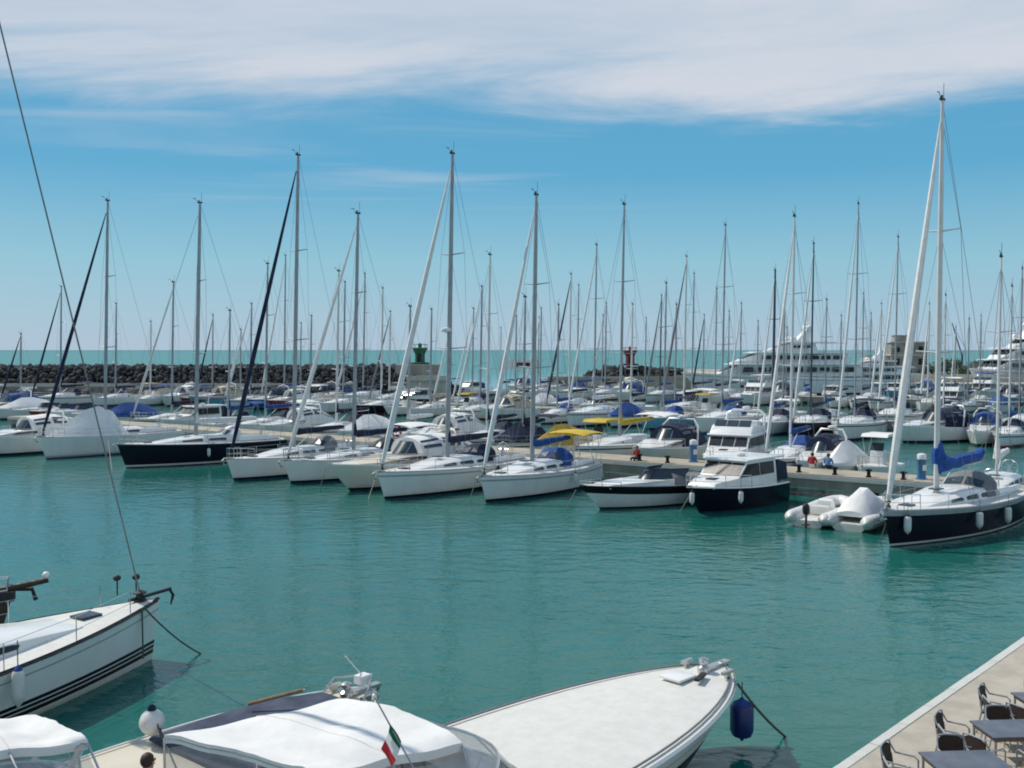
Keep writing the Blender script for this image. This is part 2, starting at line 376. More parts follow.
def rails(H, root, t0=0.02, t1=0.9, h=0.6, step=1.9, r=0.013, mt=None):
    m = MB(); n = max(4, int((t1 - t0) * H.L / step))
    for sgn in (-1, 1):
        tops = []; mids = []
        for i in range(n + 1):
            t = t0 + (t1 - t0) * i / n; b_ = max(0.05, H.b(t) - 0.07); z = H.zs(t); x = H.X(t, z)
            m.tube([(x, sgn * b_, z), (x, sgn * b_, z + h)], r, 5); tops.append((x, sgn * b_, z + h)); mids.append((x, sgn * b_, z + h * .5))
        m.tube(tops, r * .6, 4); m.tube(mids, r * .6, 4)
    return m.build('guard_rail', mt or M['steel'], root)
def pulpit(H, root, t0=0.87, h=0.66, r=0.018, name='pulpit'):
    m = MB(); pts = []; base = []
    for sgn in (-1, 1):
        seq = []
        for i in range(5):
            t = t0 + (0.985 - t0) * i / 4; b_ = max(0.1, H.b(t) - 0.06); z = H.zs(t); x = H.X(t, z) + 0.08 * i / 4
            seq.append((x, sgn * b_, z + h * (1 + 0.05 * i / 4)))
            if i in (0, 2, 4): m.tube([(x - .03, sgn * b_, z), seq[-1]], r, 5)
        pts = pts + seq if sgn < 0 else pts + seq[::-1]
    m.tube(pts, r, 5); m.tube([(p[0], p[1], p[2] - h * .5) for p in pts], r * .8, 5)
    return m.build(name, M['steel'], root)
def fender(p, label, mt=None, top=None, h=0.62, r=0.12, group=None, hang=0.6):
    """p = top ring position"""
    m = MB(); m.lathe((0, 0, 0), [(0.02, 0), (0.045, -.03), (r*.75, -.08), (r, -.16), (r, -h*.78), (r*.8, -h*.92), (0.05, -h), (0.03, -h - .04)], 10)
    o = m.build('fender', mt or M['fender']); o.location = p
    k = MB(); k.lathe((0, 0, 0), [(0.025, .03), (0.05, 0), (r*.72, -.075), (r*.8, -.10), (r*.5, -.105)], 10); k.build('end_cap', top or M['c_navy'], o)
    k = MB(); k.tube([(0, 0, 0), (0, 0, hang)], 0.012, 5); k.build('lanyard', M['rope'], o)
    return tag(o, label, 'fender', group)
def line(name, pts, label, cat='mooring line', r=0.016, mt=None, group=None, sag=0.0):
    a = [Vector(p) for p in pts]
    if len(a) == 2 and sag:
        a = [a[0].lerp(a[1], i / 8) - Vector((0, 0, sag * 4 * (i/8) * (1 - i/8))) for i in range(9)]
    m = MB(); m.tube(a, r, 6)
    return tag(m.build(name, mt or M['rope']), label, cat, group)

# ------------------------------------------------------------------ sailing yacht
def rig(root, H, mast_t, mh, mmat, jibmat=None, cover=None, boom=True, jib_r=0.10, radar=False, rake=0.03, mr=0.105, stripe=None, detail=True, covershape='flat'):
    xm = -H.L / 2 + H.L * mast_t; zd = H.deck(mast_t) + 0.1; mh -= 0.55
    def mp_(z): return Vector((xm - rake * (z - zd), 0, z))
    m = MB(); m.tube([mp_(zd - .3), mp_(mh * .5), mp_(mh * .82), mp_(mh)], [mr, mr, mr * .85, mr * .6], 8, ry=0.72)
    mast = m.build('mast', mmat, root)
    hs_ = (0.42, 0.70) if mh > 12 else (0.5,)
    bt = H.b(mast_t); spw = []
    for k, h in enumerate(hs_):
        c = mp_(mh * h); w = bt * (0.62 - 0.16 * k); spw.append((c, w))
        sp = MB(); sp.tube([c + Vector((-0.18, -w, 0.08)), c, c + Vector((-0.18, w, 0.08))], [0.025, 0.04, 0.025], 5); sp.build('spreader', mmat, mast)
    top = mp_(mh)
    g = MB(); g.box(top + Vector((0.02, 0, .04)), (0.34, 0.12, 0.10)); g.tube([top + Vector((-.1, 0, 0)), top + Vector((-.12, 0, .75))], 0.012, 4)
    g.tube([top + Vector((.12, 0, .05)), top + Vector((.42, 0, .28))], 0.012, 4); g.tube([top + Vector((.3, 0, .28)), top + Vector((.55, .0, .28))], 0.018, 4)
    g.ball(top + Vector((.08, 0, .16)), 0.06, 6, 4); g.build('masthead_gear', M['rubber'], mast)
    bow = Vector((H.X(0.97, H.zs(.97)), 0, H.zs(.97) + 0.1)); frac = 0.95
    jt = mp_(mh * frac) + Vector((mr, 0, 0))
    if jibmat:
        j = MB(); a = bow + Vector((0, 0, .35)); N = 10
        j.tube([a.lerp(jt, i / N) for i in range(N + 1)], [jib_r * (0.55, .95, 1, 1, .95, .88, .8, .7, .6, .45, .22)[i] for i in range(N + 1)], 7)
        fj = j.build('furled_jib', jibmat, root)
        if stripe:
            k = MB()
            for i in range(11):
                t = .1 + i * .085; k.tube([a.lerp(jt, t), a.lerp(jt, t + .04)], jib_r * (1.25 - .85 * t), 7)
            k.build('sail_stripe', stripe, fj)
        d = MB(); d.lathe(bow, [(0.03, 0), (0.11, .08), (0.11, .11), (0.06, .13), (0.06, .22), (0.11, .24), (0.11, .28), (.03, .33)], 8); d.build('furling_drum', M['rubber'], root)
    w = MB()
    if not jibmat: w.tube([bow, jt], 0.014, 4)
    st = Vector((H.X(0.03, H.zs(0)), 0, H.zs(0))); w.tube([top, st], 0.011, 4)
    for sgn in (-1, 1):
        ch = Vector((xm - .15, sgn * bt * .9, H.zs(mast_t)))
        pts = [ch] + [c + Vector((-.18, sgn * ww, .08)) for c, ww in spw] + [mp_(mh * .96)]
        w.tube(pts, 0.010, 4); w.tube([ch + Vector((.1, 0, 0)), spw[0][0]], 0.010, 4)
        if len(spw) > 1: w.tube([spw[0][0] + Vector((-.18, sgn * spw[0][1], .08)), spw[1][0]], 0.008, 4)
    w.build('rigging', M['wire'], root)
    if boom:
        zb = H.deck(mast_t) + 1.25; p0 = mp_(zb); bl = H.L * 0.37
        p1 = p0 + Vector((-bl, 0, 0.12)); b = MB(); b.tube([p0, p1], 0.07, 7); b.tube([p0 + Vector((-bl*.35,0,0)), mp_(zb - .95)], 0.03, 5); b.build('boom', mmat, root)
        if cover:
            c = MB(); N = 12; rr = random.Random(int(xm * 100 + mh * 77)); pts = []; rs = []
            for i in range(N + 1):
                t = i / N; pts.append(p0.lerp(p1, t) + Vector((0, rr.uniform(-.02, .02), .14 - .03 * t + rr.uniform(-.015, .015)))); rs.append((0.24 - .11 * t) * (0.6 if i in (0, N) else 1) * rr.uniform(.94, 1.06))
            c.tube(pts, rs, 8, ry=0.75)
            if covershape == 'flaked':     # sail piled high at the mast
                c.tube([p0 + Vector((-.12, 0, -.1)), p0 + Vector((-.14, 0, .7)), p0 + Vector((-.12, 0, 1.15)), p0 + Vector((-.05, 0, 1.45))], [.2, .36, .26, .08], 8, ry=.8)
                c.tube([p0 + Vector((-.2, 0, .62)), p0 + Vector((-.75, 0, .36)), p0 + Vector((-1.5, .05, .28)), p0 + Vector((-2.4, -.04, .32)), p1 + Vector((.4, 0, .22)), p1 + Vector((-.1, 0, .42))], [.32, .33, .27, .26, .27, .2], 8)
            else: c.tube([p0 + Vector((-.08, 0, .05)), p0 + Vector((-.04, 0, 1.0))], [.2, .09], 8)
            c.build('sail_cover', cover, root)
    if radar:
        c = mp_(mh * radar) + Vector((0.32, 0, 0)); d = MB(); d.lathe(c, [(0.1, -.02), (0.28, 0.03), (0.3, .12), (0.26, .2), (0.05, .25)], 12); d.tube([mp_(mh * radar), c], 0.05, 5)
        d.build('radar_dome', M['white'], root)
    return mast

def sailboat(name, label, bow, head, L=11.5, B=3.6, fb=1.25, mast_h=16, hull='white', boot='navy', stripe=None, rail='alu', mmat='alu', jib='jib', cover='c_blue',
             hood='c_navy', windows=3, mast_t=0.56, bands=None, detail=True, group=None, bowdist=None, center=None, bimini=None, extra_mats=None, rakeh=None, **kw):
    """bow: bow point on the water; head: heading angle"""
    H = Hull(L, B, fb); h = Vector((math.cos(head), math.sin(head), 0))
    if rakeh is not None: H.rake = rakeh * L
    c = Vector(center) if center is not None else Vector((bow[0], bow[1], 0)) - h * (L / 2 - H.rake)
    root = empty(name, label, 'sailboat', c, head, group); root['H'] = 0; del root['H']
    hm = M[hull]
    H.mesh(bands or BANDS, 22 if detail else 14).build('hull', extra_mats or [M['anti'], M[boot], hm, M[stripe] if stripe else hm, M[rail]], root)
    H.deckmesh(18 if detail else 10).build('deck', M['deck'], root)
    # coachroof
    t1, t2 = 0.34, 0.80; hc = 0.46; rows = []; secs = []
    for i in range(15):
        t = t1 + (t2 - t1) * i / 14; w = min(0.60 * H.b(t), 0.34 * B); hh = hc * min(1, max(0.02, (t2 - t) / 0.26)) ** 0.75
        x = -L/2 + L*t; z0 = H.deck(t, w) - 0.05
        secs.append((x, w, hh, z0))
        rows.append([Vector((x, w*a, z0 + hh*b_ + 0.05*(b_ > 0))) for a, b_ in ((-1, 0), (-.93, .72), (-.78, .98), (0, 1.1), (.78, .98), (.93, .72), (1, 0))])
    cb = MB(); cb.loft(rows); cab = cb.build('cabin', M['white'] if hull != 'cream' else M['cream'], root)
    def cabside(t, v, sgn):
        f = (t - t1) / (t2 - t1) * 14; i = min(13, int(f)); f -= i
        x, w, hh, z0 = [secs[i][k] * (1 - f) + secs[i+1][k] * f for k in range(4)]
        return Vector((x, sgn * (w * (1 - .07 * v / .72) + 0.012), z0 + hh * v + .05 * (v > 0)))
    rng = {3: ((.37, .46), (.48, .57), (.59, .67)), 2: ((.38, .52), (.55, .67)), 1: ((.38, .66),), 0: ()}[windows]
    for a, b_ in rng:
        for sgn in (-1, 1):
            wm = MB(); pts = [cabside(a + .005, .2, sgn), cabside(b_ - .005, .24, sgn), cabside(b_, .5, sgn), cabside(b_ - .012, .62, sgn), cabside(a + .012, .66, sgn), cabside(a, .45, sgn)]
            wm.slab(pts, (0, sgn * -.03, 0)); wm.build('window', M['glass'], cab, False)
    if detail:
        hm_ = MB(); t = 0.84; hm_.box((-L/2 + L*t, 0, H.deck(t) + .03), (.55, .5, .06)); hm_.build('hatch', M['glassblue'], root, bevel=.015); hm_ = MB(); hm_.box((-L/2 + L*.62, 0, H.deck(.62) + hc * .98 + .06), (.5, .5, .05)); hm_.build('hatch', M['glassblue'], root, bevel=.015)
        cm = MB()
        for sgn in (-1, 1):
            pts = [(-L/2 + L*t, sgn * (H.b(t) * .62), H.deck(t) + .12) for t in (.08, .16, .25, .345)]
            cm.tube(pts, [.14, .17, .18, .2], 7)
        cm.build('cockpit_coaming', M['white'], root)
        wh = MB(); x = -L/2 + L*.15; z = H.deck(.15) + .55; wh.tube([(x, .42*math.cos(a), z + .42*math.sin(a)) for a in [i*math.pi/8 for i in range(17)]], .02, 5)
        wh.tube([(x + .12, 0, z - .6), (x + .05, 0, z + .1)], [.12, .07], 6)
        for k in range(3): a = k * math.pi / 3; wh.tube([(x, -.4*math.cos(a), z - .4*math.sin(a)), (x, .4*math.cos(a), z + .4*math.sin(a))], .012, 4)
        wh.build('steering_wheel', M['steel'], root)
        an = MB(); x = H.X(1, H.zs(1)); z = H.zs(1); an.box((x - .15, 0, z + .1), (.7, .14, .06)); an.tube([(x + .1, 0, z + .1), (x + .32, 0, z - .02), (x + .12, 0, z - .32)], [.03, .05, .03], 5); an.tube([(x + .12, -.16, z - .26), (x + .1, 0, z - .36), (x + .12, .16, z - .26)], .035, 5)
        an.build('anchor', M['steel'], root)
    pulpit(H, root, r=.018 if detail else .024); rails(H, root, r=.013 if detail else .018, step=1.9 if detail else 2.6)
    if hood:
        hd = MB(); x0 = -L/2 + L*.335; w = min(.62 * H.b(.34), .36*B); z0 = H.deck(.34)
        rows = []
        for i in range(6):
            a = i / 5; xx = x0 - .15 + 1.15 * a; hh = 1.0 * math.cos(a * 1.15) + .02
            rows.append([Vector((xx, w * math.cos(math.pi * j / 8), z0 + .05 + hh * math.sin(math.pi * j / 8) ** .6)) for j in range(9)])
        hd.loft(rows); ho = hd.build('sprayhood', M[hood], root)
        if detail:
            k = MB()
            for s0 in (2, 4.2):
                pts = []
                for i, j in ((3, s0), (3, s0 + 1.8), (4.6, s0 + 1.8), (4.6, s0)):
                    a = i / 5; xx = x0 - .15 + 1.15*a; hh = math.cos(a*1.15) + .02; th = math.pi * j / 8
                    pts.append(Vector((xx + .03, w * math.cos(th) * 1.0, z0 + .075 + hh * math.sin(th) ** .6)))
                k.slab(pts, (-.02, 0, -.02))
            k.build('hood_window', M['glassblue'], ho, False)
    if bimini:
        bmn = MB(); x = -L/2 + L*.03; rows = [[Vector((x + L*.22*a, B*.36*math.sin(u_), H.deck(.1) + 1.75 + .22*math.cos(u_) - .12*(2*a-1)**2)) for u_ in [-1.3 + 2.6*j/8 for j in range(9)]] for a in (0, .25, .5, .75, 1)]
        bmn.loft(rows, 0, False); bmn.loft([[p - Vector((0,0,.03)) for p in r] for r in rows], 0, False)
        bi = bmn.build('bimini', M[bimini], root)
        for sgn in (-1, 1): k = MB(); k.tube([(x + L*.22*.08, sgn*B*.35, H.deck(.1) + 1.78), (x + L*.11, sgn*B*.36, H.deck(.1)), (x + L*.22*.9, sgn*B*.35, H.deck(.1) + 1.78)], .018, 5); k.build('bimini_pole', M['steel'], bi)
    if mast_h: rig(root, H, mast_t, mast_h, M[mmat], M[jib] if jib else None, M[cover] if cover else None, detail=detail, **kw)
    return root, H

# ------------------------------------------------------------------ motorboats
def polywin(mb, pts, hw, sgn, off=.014):
    mb.slab([(x, sgn * (hw(x, z) + off), z) for x, z in pts], (0, -sgn * .03, 0))
def frontpanes(mb, a, b, hw, n=3, fa=.12, fb_=.88, gap=.04, off=.016):
    """panes on the sloping front between profile points a(low) and b(high)"""
    d = Vector((b[0]-a[0], 0, b[1]-a[1])); nrm = Vector((d.z, 0, -d.x)).normalized()
    if nrm.x < 0: nrm = -nrm
    lo = (a[0]+d.x*fa, a[1]+d.z*fa); hi = (a[0]+d.x*fb_, a[1]+d.z*fb_)
    wl, wh = hw(*lo) * .95, hw(*hi) * .95
    for k in range(n):
        u0, u1 = -1 + 2*k/n + gap/2, -1 + 2*(k+1)/n - gap/2
        mb.slab([Vector((lo[0], wl*u0, lo[1])) + nrm*off, Vector((lo[0], wl*u1, lo[1])) + nrm*off, Vector((hi[0], wh*u1, hi[1])) + nrm*off, Vector((hi[0], wh*u0, hi[1])) + nrm*off], -nrm * .03)

def motorboat(name, label, kind, L=9.0, B=3.1, fb=1.25, hull='white', boot='navy', stripe=None, canvas='c_navy', top='white', group=None, loc=(0,0,0), head=0.0, detail=True, bands=None, cat='motorboat', deckm='deck', rail='white'):
    H = Hull(L, B, fb, True); root = empty(name, label, cat, loc, head, group)
    H.mesh(bands or BANDS, 20 if detail else 14).build('hull', [M['anti'], M[boot], M[hull], M[stripe or hull], M[rail]], root)
    H.deckmesh(14).build('deck', M[deckm], root)
    zd = H.deck(.4); T = M[top]
    def hwf(w, front, taper=.42):
        def f(x, z):
            q = max(0, (x - front + .35 * L) / (.35 * L)); ww = w * (1 - taper * min(1, q) ** 2)
            return max(.05, ww - (z - zd) * .10)
        return f
    glass = MB()
    bv = .035 if detail else 0
    if kind in ('cruiser', 'speed'):
        lo = kind == 'speed'
        hw = hwf(B * .40, .36 * L)
        ztr = zd + (.22 if lo else .42)
        k = MB(); k.prism([(-.05*L, zd - .1), (-.05*L, ztr + .05), (.12*L, ztr + .02), (.26*L, zd + .22), (.36*L, H.deck(.86) - .02), (.36*L, H.deck(.86) - .2)], hw)
        tr = k.build('foredeck_trunk', T, root, bevel=bv)
        if not lo:
            for sgn in (-1, 1): wn = MB(); polywin(wn, [(.0, zd + .2), (.18*L, zd + .2), (.14*L, ztr - .07), (.0, ztr - .04)], hw, sgn); wn.build('porthole', M['glass'], tr, False)
        hz_ = .55 if lo else .8
        ws = MB(); w = B * .40; n = 10; r1 = []; r2 = []
        for i in range(n + 1):
            a = -1 + 2 * i / n; xa = .10*L - .20*L * abs(a) ** 2.4
            r1.append(Vector((xa, a * w, ztr - .02))); r2.append(Vector((xa - hz_ * .85, a * w * .9, ztr - .02 + hz_)))
        ws.loft([r1, r2], 0, False); ws.loft([[p - Vector((.03, 0, 0)) for p in r1], [p - Vector((.03, 0, 0)) for p in r2]], 0, False)
        wo_ = ws.build('windscreen', M['glassblue'], root); fr = MB(); fr.tube(r2, .03, 5); fr.tube(r1, .025, 5)
        for i in (0, 3, 7, 10): fr.tube([r1[i], r2[i]], .02, 4)
        fr.build('windscreen_frame', M['steel'] if not lo else M['black'], wo_)
        if canvas:
            zt = ztr + hz_ - .02; xs = [(-.47*L, .12, .62), (-.38*L, .55, .8), (-.25*L, .98, .95), (-.12*L, 1.04, .96), (.02*L, .94, .92)]
            if lo: xs = [(-.47*L, .3, .8), (-.3*L, .5, .95), (-.15*L, .75, .98), (-.04*L, 1.0, .95)]
            rows = [[Vector((x, math.cos(math.pi*j/10) * B*.43*wf, zd - .04 + max(.02, (zt - zd + .35*(not lo)) * hf * math.sin(math.pi*j/10) ** .55))) for j in range(11)] for x, hf, wf in xs]
            cv_ = MB(); cv_.loft(rows, 0); cn = cv_.build('canopy', M[canvas], root)
            if not lo:
                for sgn in (-1, 1):
                    k = MB(); jj = (1.2, 2.8) if sgn > 0 else (8.8, 7.2)
                    def cpt(i, f, j, o=.02):
                        x = xs[i][0]*(1-f) + xs[i+1][0]*f; hf = xs[i][1]*(1-f)+xs[i+1][1]*f; wf = xs[i][2]*(1-f)+xs[i+1][2]*f; th = math.pi*j/10
                        return Vector((x, math.cos(th)*(B*.43*wf + o*2), zd - .04 + (zt-zd+.35)*hf*math.sin(th)**.55 + o*.5))
                    for i in (1, 2, 3): k.slab([cpt(i, .1, jj[0]), cpt(i, .9, jj[0]), cpt(i, .9, jj[1]), cpt(i, .1, jj[1])], (0, -sgn*.02, -.005))
                    k.build('canopy_window', M['glassblue'], cn, False)
        else:
            k = MB(); k.box((-.42*L, 0, zd + .22), (.12*L, B*.72, .5)); k.box((-.2*L, B*.2, zd + .3), (.5, .5, .7)); k.box((-.2*L, -B*.2, zd + .3), (.5, .5, .7)); k.build('seat', M['offwhite'], root, bevel=.06)
        if not lo:
            k = MB(); x = -.18*L; k.tube([(x, B*.42, zd), (x - .25, B*.40, zd + 1.3), (x - .45, B*.28, zd + 1.75), (x - .45, -B*.28, zd + 1.75), (x - .25, -B*.40, zd + 1.3), (x, -B*.42, zd)], .075, 7)
            k.build('radar_arch', T, root); 
            k = MB(); k.lathe((x - .45, 0, zd + 1.82), [(.2, 0), (.27, .06), (.25, .16), (.05, .2)], 10); k.build('radar_dome', M['white'], root)
    elif kind in ('fly', 'pilot'):
        fly = kind == 'fly'; hw = hwf(B * .43, .30 * L); hh = 1.2 if fly else 1.22
        z1 = zd + .46; z2 = zd + hh; xf = .14*L
        prof = [(-.30*L, zd - .15), (-.30*L, z2), (xf - .75, z2), (xf, z1), (.33*L, H.deck(.83) + .12), (.36*L, H.deck(.86) - .15)]
        k = MB(); k.prism(prof, hw); sa = k.build('saloon', T, root, bevel=bv)
        for sgn in (-1, 1):
            for pp in ([(-.27*L, z1 + .02), (-.10*L, z1 + .02), (-.10*L, z2 - .12), (-.27*L, z2 - .12)], [(-.085*L, z1 + .02), (xf - .12, z1 + .02), (xf - .75, z2 - .12), (-.085*L, z2 - .12)]):
                wn = MB(); polywin(wn, pp, hw, sgn); wn.build('side_window', M['glass'], sa, False)
        wn = MB(); frontpanes(wn, prof[3], prof[2], hw, 3); wn.build('front_window', M['glass'], sa, False)
        wn = MB(); xx = .22*L; zz = zd + .36; wn.box((xx, 0, z1 - (xx - xf)/(.33*L - xf)*(z1 - H.deck(.83) - .12) + .02), (.5, .5, .05)); wn.build('hatch', M['glassblue'], root)
        k = MB(); k.prism([(-.40*L, z2), (-.40*L, z2 + .1), (xf - .55, z2 + .12), (xf - .5, z2 + .02)], lambda x, z: hw(min(x, xf-.8), z2) + .12); k.build('roof', T, root, bevel=bv)
        if fly:
            z3 = z2 + .11
            k = MB(); k.prism([(-.34*L, z3), (-.34*L, z3 + .35), (-.05*L, z3 + .55), (xf - 1.3, z3 + .5), (xf - .8, z3)], lambda x, z: hw(-.2*L, z2) * .96); k.build('flybridge', T, root, bevel=bv)
            k = MB(); k.box((-.12*L, 0, z3 + .6), (.06*L, B*.5, .45)); k.build('helm_console', T, root, bevel=.05); k = MB(); k.box((-.28*L, 0, z3 + .5), (.08*L, B*.6, .4)); k.build('seat', M['c_white'], root, bevel=.05)
            k = MB(); frontpanes(k, (xf - 1.25, z3 + .48), (xf - 1.7, z3 + .85), lambda x, z: hw(-.2*L, z2) * .9, 3, 0, 1); k.build('fly_windscreen', M['glassblue'], root, False)
            x = -.30*L; k = MB(); k.tube([(x, B*.38, z3), (x - .5, B*.36, z3 + 1.1), (x - .6, B*.25, z3 + 1.35), (x - .6, -B*.25, z3 + 1.35), (x - .5, -B*.36, z3 + 1.1), (x, -B*.38, z3)], .09, 7)
            k.build('radar_arch', T, root)
            k = MB(); k.lathe((x - .6, 0, z3 + 1.42), [(.2, 0), (.28, .07), (.26, .18), (.05, .22)], 10); k.tube([(x-.6, .5, z3 + 1.4), (x - 1.0, .5, z3 + 3.2)], .015, 4); k.build('radar_dome', M['white'], root)
            if canvas:
                k = MB(); k.prism([(-.42*L, z3 + 1.5), (-.40*L, z3 + 1.62), (-.12*L, z3 + 1.66), (-.09*L, z3 + 1.52)], lambda x, z: B*.40); cn = k.build('bimini', M[canvas], root, bevel=bv)
                for sgn in (-1, 1): k = MB(); k.tube([(-.40*L, sgn*B*.38, z3 + 1.52), (-.24*L, sgn*B*.38, z3 + .3), (-.10*L, sgn*B*.38, z3 + 1.52)], .02, 4); k.build('bimini_pole', M['steel'], cn)
        else:
            k = MB(); k.tube([(-.2*L, 0, z2 + .1), (-.22*L, 0, z2 + 1.0)], .03, 5); k.lathe((-.12*L, 0, z2 + .12), [(.2, 0), (.27, .06), (.25, .16), (.05, .2)], 10); k.build('radar_dome', M['white'], root)
            if canvas:
                k = MB(); k.prism([(-.47*L, zd), (-.46*L, zd + .9), (-.305*L, z2 - .05), (-.305*L, zd)], lambda x, z: B*.40 - (z - zd)*.06); k.build('canopy', M[canvas], root, bevel=.06 if detail else 0)
    elif kind == 'covered':
        ridge = ((-.47, .45), (-.3, 1.0), (-.1, 1.35), (.08, 1.3), (.22, .75), (.36, .3), (.45, .05))
        rows = []
        for xf_, hf in ridge:
            t = xf_ + .5; b_ = H.b(t) + .03; z0 = H.zs(t); x = H.X(t, z0)
            rows.append([Vector((x, b_*a, z0 - .1 + (hf*(1 - abs(a)) ** .85 + .16 * (abs(a) < .99)))) for a in (-1, -.97, -.75, -.4, -.15, 0, .15, .4, .75, .97, 1)])
        k = MB(); k.loft(rows, 0, True); k.build('boat_cover', M[canvas or 'c_white'], root)
    elif kind == 'open':
        k = MB(); k.box((-.05*L, 0, zd + .4), (.8, .8, .9)); k.build('console', T, root, bevel=.06); k = MB(); k.box((-.22*L, 0, zd + .3), (.5, .9, .7)); k.build('seat', M['offwhite'], root, bevel=.06)
        k = MB(); k.slab([(.0*L + .05, -.4, zd + .8), (.05, .4, zd + .8), (-.25, .36, zd + 1.3), (-.25, -.36, zd + 1.3)], (.02, 0, .02)); k.build('windscreen', M['glassblue'], root, False)
        outboard(root, (-.5*L - .12, 0, H.zs(0) + .1))
        if canvas:
            k = MB(); k.prism([(-.28*L, zd + 1.75), (-.26*L, zd + 1.88), (.06*L, zd + 1.9), (.10*L, zd + 1.72)], lambda x, z: B*.4); cn = k.build('bimini', M[canvas], root, bevel=bv)
            for sgn in (-1, 1): k = MB(); k.tube([(-.26*L, sgn*B*.38, zd + 1.76), (-.1*L, sgn*B*.42, zd), (.07*L, sgn*B*.38, zd + 1.76)], .018, 4); k.build('bimini_pole', M['steel'], cn)
    if kind != 'covered':
        pulpit(H, root, .55 if kind != 'speed' else .8, .62 if kind != 'speed' else .25, .02, 'bow_rail')
    return root, H
def outboard(root, p, s=1.0, mt='rubber'):
    x, y, z = p; k = MB()
    rows = [[Vector((x + s*(.0 + dx*w + o), y + s*dy*w*.62, z + s*zz)) for dx, dy in [(math.cos(a)*.3, math.sin(a)*.3) for a in [i*math.pi/5 for i in range(10)]]] for zz, w, o in ((.1, .7, 0), (.2, .95, 0), (.42, 1.0, -.02), (.58, .85, -.05), (.66, .5, -.06))]
    k.loft(rows, 0, True, closed=True); ob = k.build('outboard_cowl', M[mt], root)
    k = MB(); k.tube([(x, y, z + .1*s), (x - .03, y, z - .75*s)], [.1*s, .07*s], 6, ry=.6); k.box((x - .05, y, z - .45*s), (.4*s, .3*s, .03)); k.tube([(x - .25*s, y, z - .72*s), (x + .2*s, y, z - .72*s)], [.09*s, .04*s], 6)
    k.build('outboard_leg', M[mt], ob)
def rib(name, label, loc, head, L=4.2, B=1.9, r=.24, tube='fender', engine=True, console=True, cover=None, group=None, tilt=0.0, strip='grey'):
    root = empty(name, label, 'inflatable boat', loc, head, group); w = B/2 - r; z = r + .12
    pts = []
    for sgn in (1, -1):
        seq = [(-L/2, sgn*w*.96, z), (-L/2 + .25, sgn*w, z), (0, sgn*w, z), (L*.25, sgn*w*.92, z + .06), (L*.38, sgn*w*.68, z + .15), (L*.455, sgn*w*.36, z + .22), (L*.48, 0, z + .25)]
        pts += seq if sgn > 0 else seq[::-1][1:]
    rr = [r*.25] + [r]*(len(pts) - 2) + [r*.25]
    pts = [(-L/2 - .22, pts[0][1], z)] + pts + [(-L/2 - .22, pts[-1][1], z)]; rr = [r*.15, r*.9] + [r]*(len(pts) - 4) + [r*.9, r*.15]
    k = MB(); k.tube(pts, rr, 12); tb = k.build('inflatable_tube', M[tube], root)
    k = MB(); k.tube([Vector(p) * 1.0 + Vector((0, r*.98*(1 if p[1] > 0 else -1) if abs(p[1]) > .1 else 0, 0)) for p in pts[1:-1] if abs(p[1]) > w*.6 and p[1] > 0], .03, 5)
    k.tube([Vector(p) + Vector((0, -r*.98, 0)) for p in pts[1:-1] if p[1] < -w*.6], .03, 5); k.build('rub_strake', M[strip], tb)
    k = MB(); k.prism([(-L/2 + .05, z - .1), (-L/2 + .05, -.15), (L*.2, -.18), (L*.4, z - .05), (L*.36, z)], lambda x, zz: w * (1 - max(0, x/(L*.5))**2 * .7) * (.55 if zz < 0 else 1)); k.build('hull', M['white'], root)
    if console:
        k = MB(); k.prism([(-.1, z), (-.1, z + .55), (.25, z + .6), (.5, z + .2), (.5, z)], lambda x, zz: .32); k.build('console', M['white'], root, bevel=.04)
        k = MB(); k.box((-.65, 0, z + .18), (.5, .8, .4)); k.build('seat', M['offwhite'], root, bevel=.06)
    if engine: outboard(root, (-L/2 - .1, 0, z + .12), .85)
    if cover:
        rows = [[Vector((x, w*1.05*a, z + .02 + hh*(1 - a*a) + r*.5)) for a in (-1, -.6, -.2, .2, .6, 1)] for x, hh in ((-L*.42, .25), (-L*.3, .9), (-.08*L, 1.15), (.12*L, .7), (.3*L, .15))]
        k = MB(); k.loft(rows); k.build('boat_cover', M[cover], root)
    return root

# ------------------------------------------------------------------ breakwaters, land, piers
U = Vector((0.574, 0.819, 0)); V = Vector((0.819, -0.574, 0)); P0 = Vector((15.7, 54.4, 0)); S0 = P0.dot(U)
HEAD_IN = math.atan2(-U.y, -U.x)                      # bows towards the photographer
def rowpt(px, s):
    k = (px - 512) / F; d = (S0 + s) / (k * U.x + U.y); return Vector((k * d, d, 0))

def boulders(name, mt, parent, cells, seed, size=(0.8, 1.5)):
    r_ = random.Random(seed); m = MB()
    ico = bmesh.new(); bmesh.ops.create_icosphere(ico, subdivisions=1, radius=1); ico.verts.ensure_lookup_table()
    iv = [v.co.copy() for v in ico.verts]; fi = [[v.index for v in f.verts] for f in ico.faces]; ico.free()
    for c in cells:
        s_ = r_.uniform(*size); rot = Matrix.Rotation(r_.uniform(0, 6.3), 3, 'Z') @ Matrix.Rotation(r_.uniform(0, 3), 3, 'X')
        sc = Vector((r_.uniform(.7, 1.3), r_.uniform(.7, 1.2), r_.uniform(.55, .95))) * s_
        m.add([rot @ Vector((v.x*sc.x*r_.uniform(.85, 1.12), v.y*sc.y*r_.uniform(.85, 1.12), v.z*sc.z)) + Vector(c) for v in iv], fi)
    o = m.build(name, mt, parent, smooth=False); o['kind'] = 'stuff'; return o
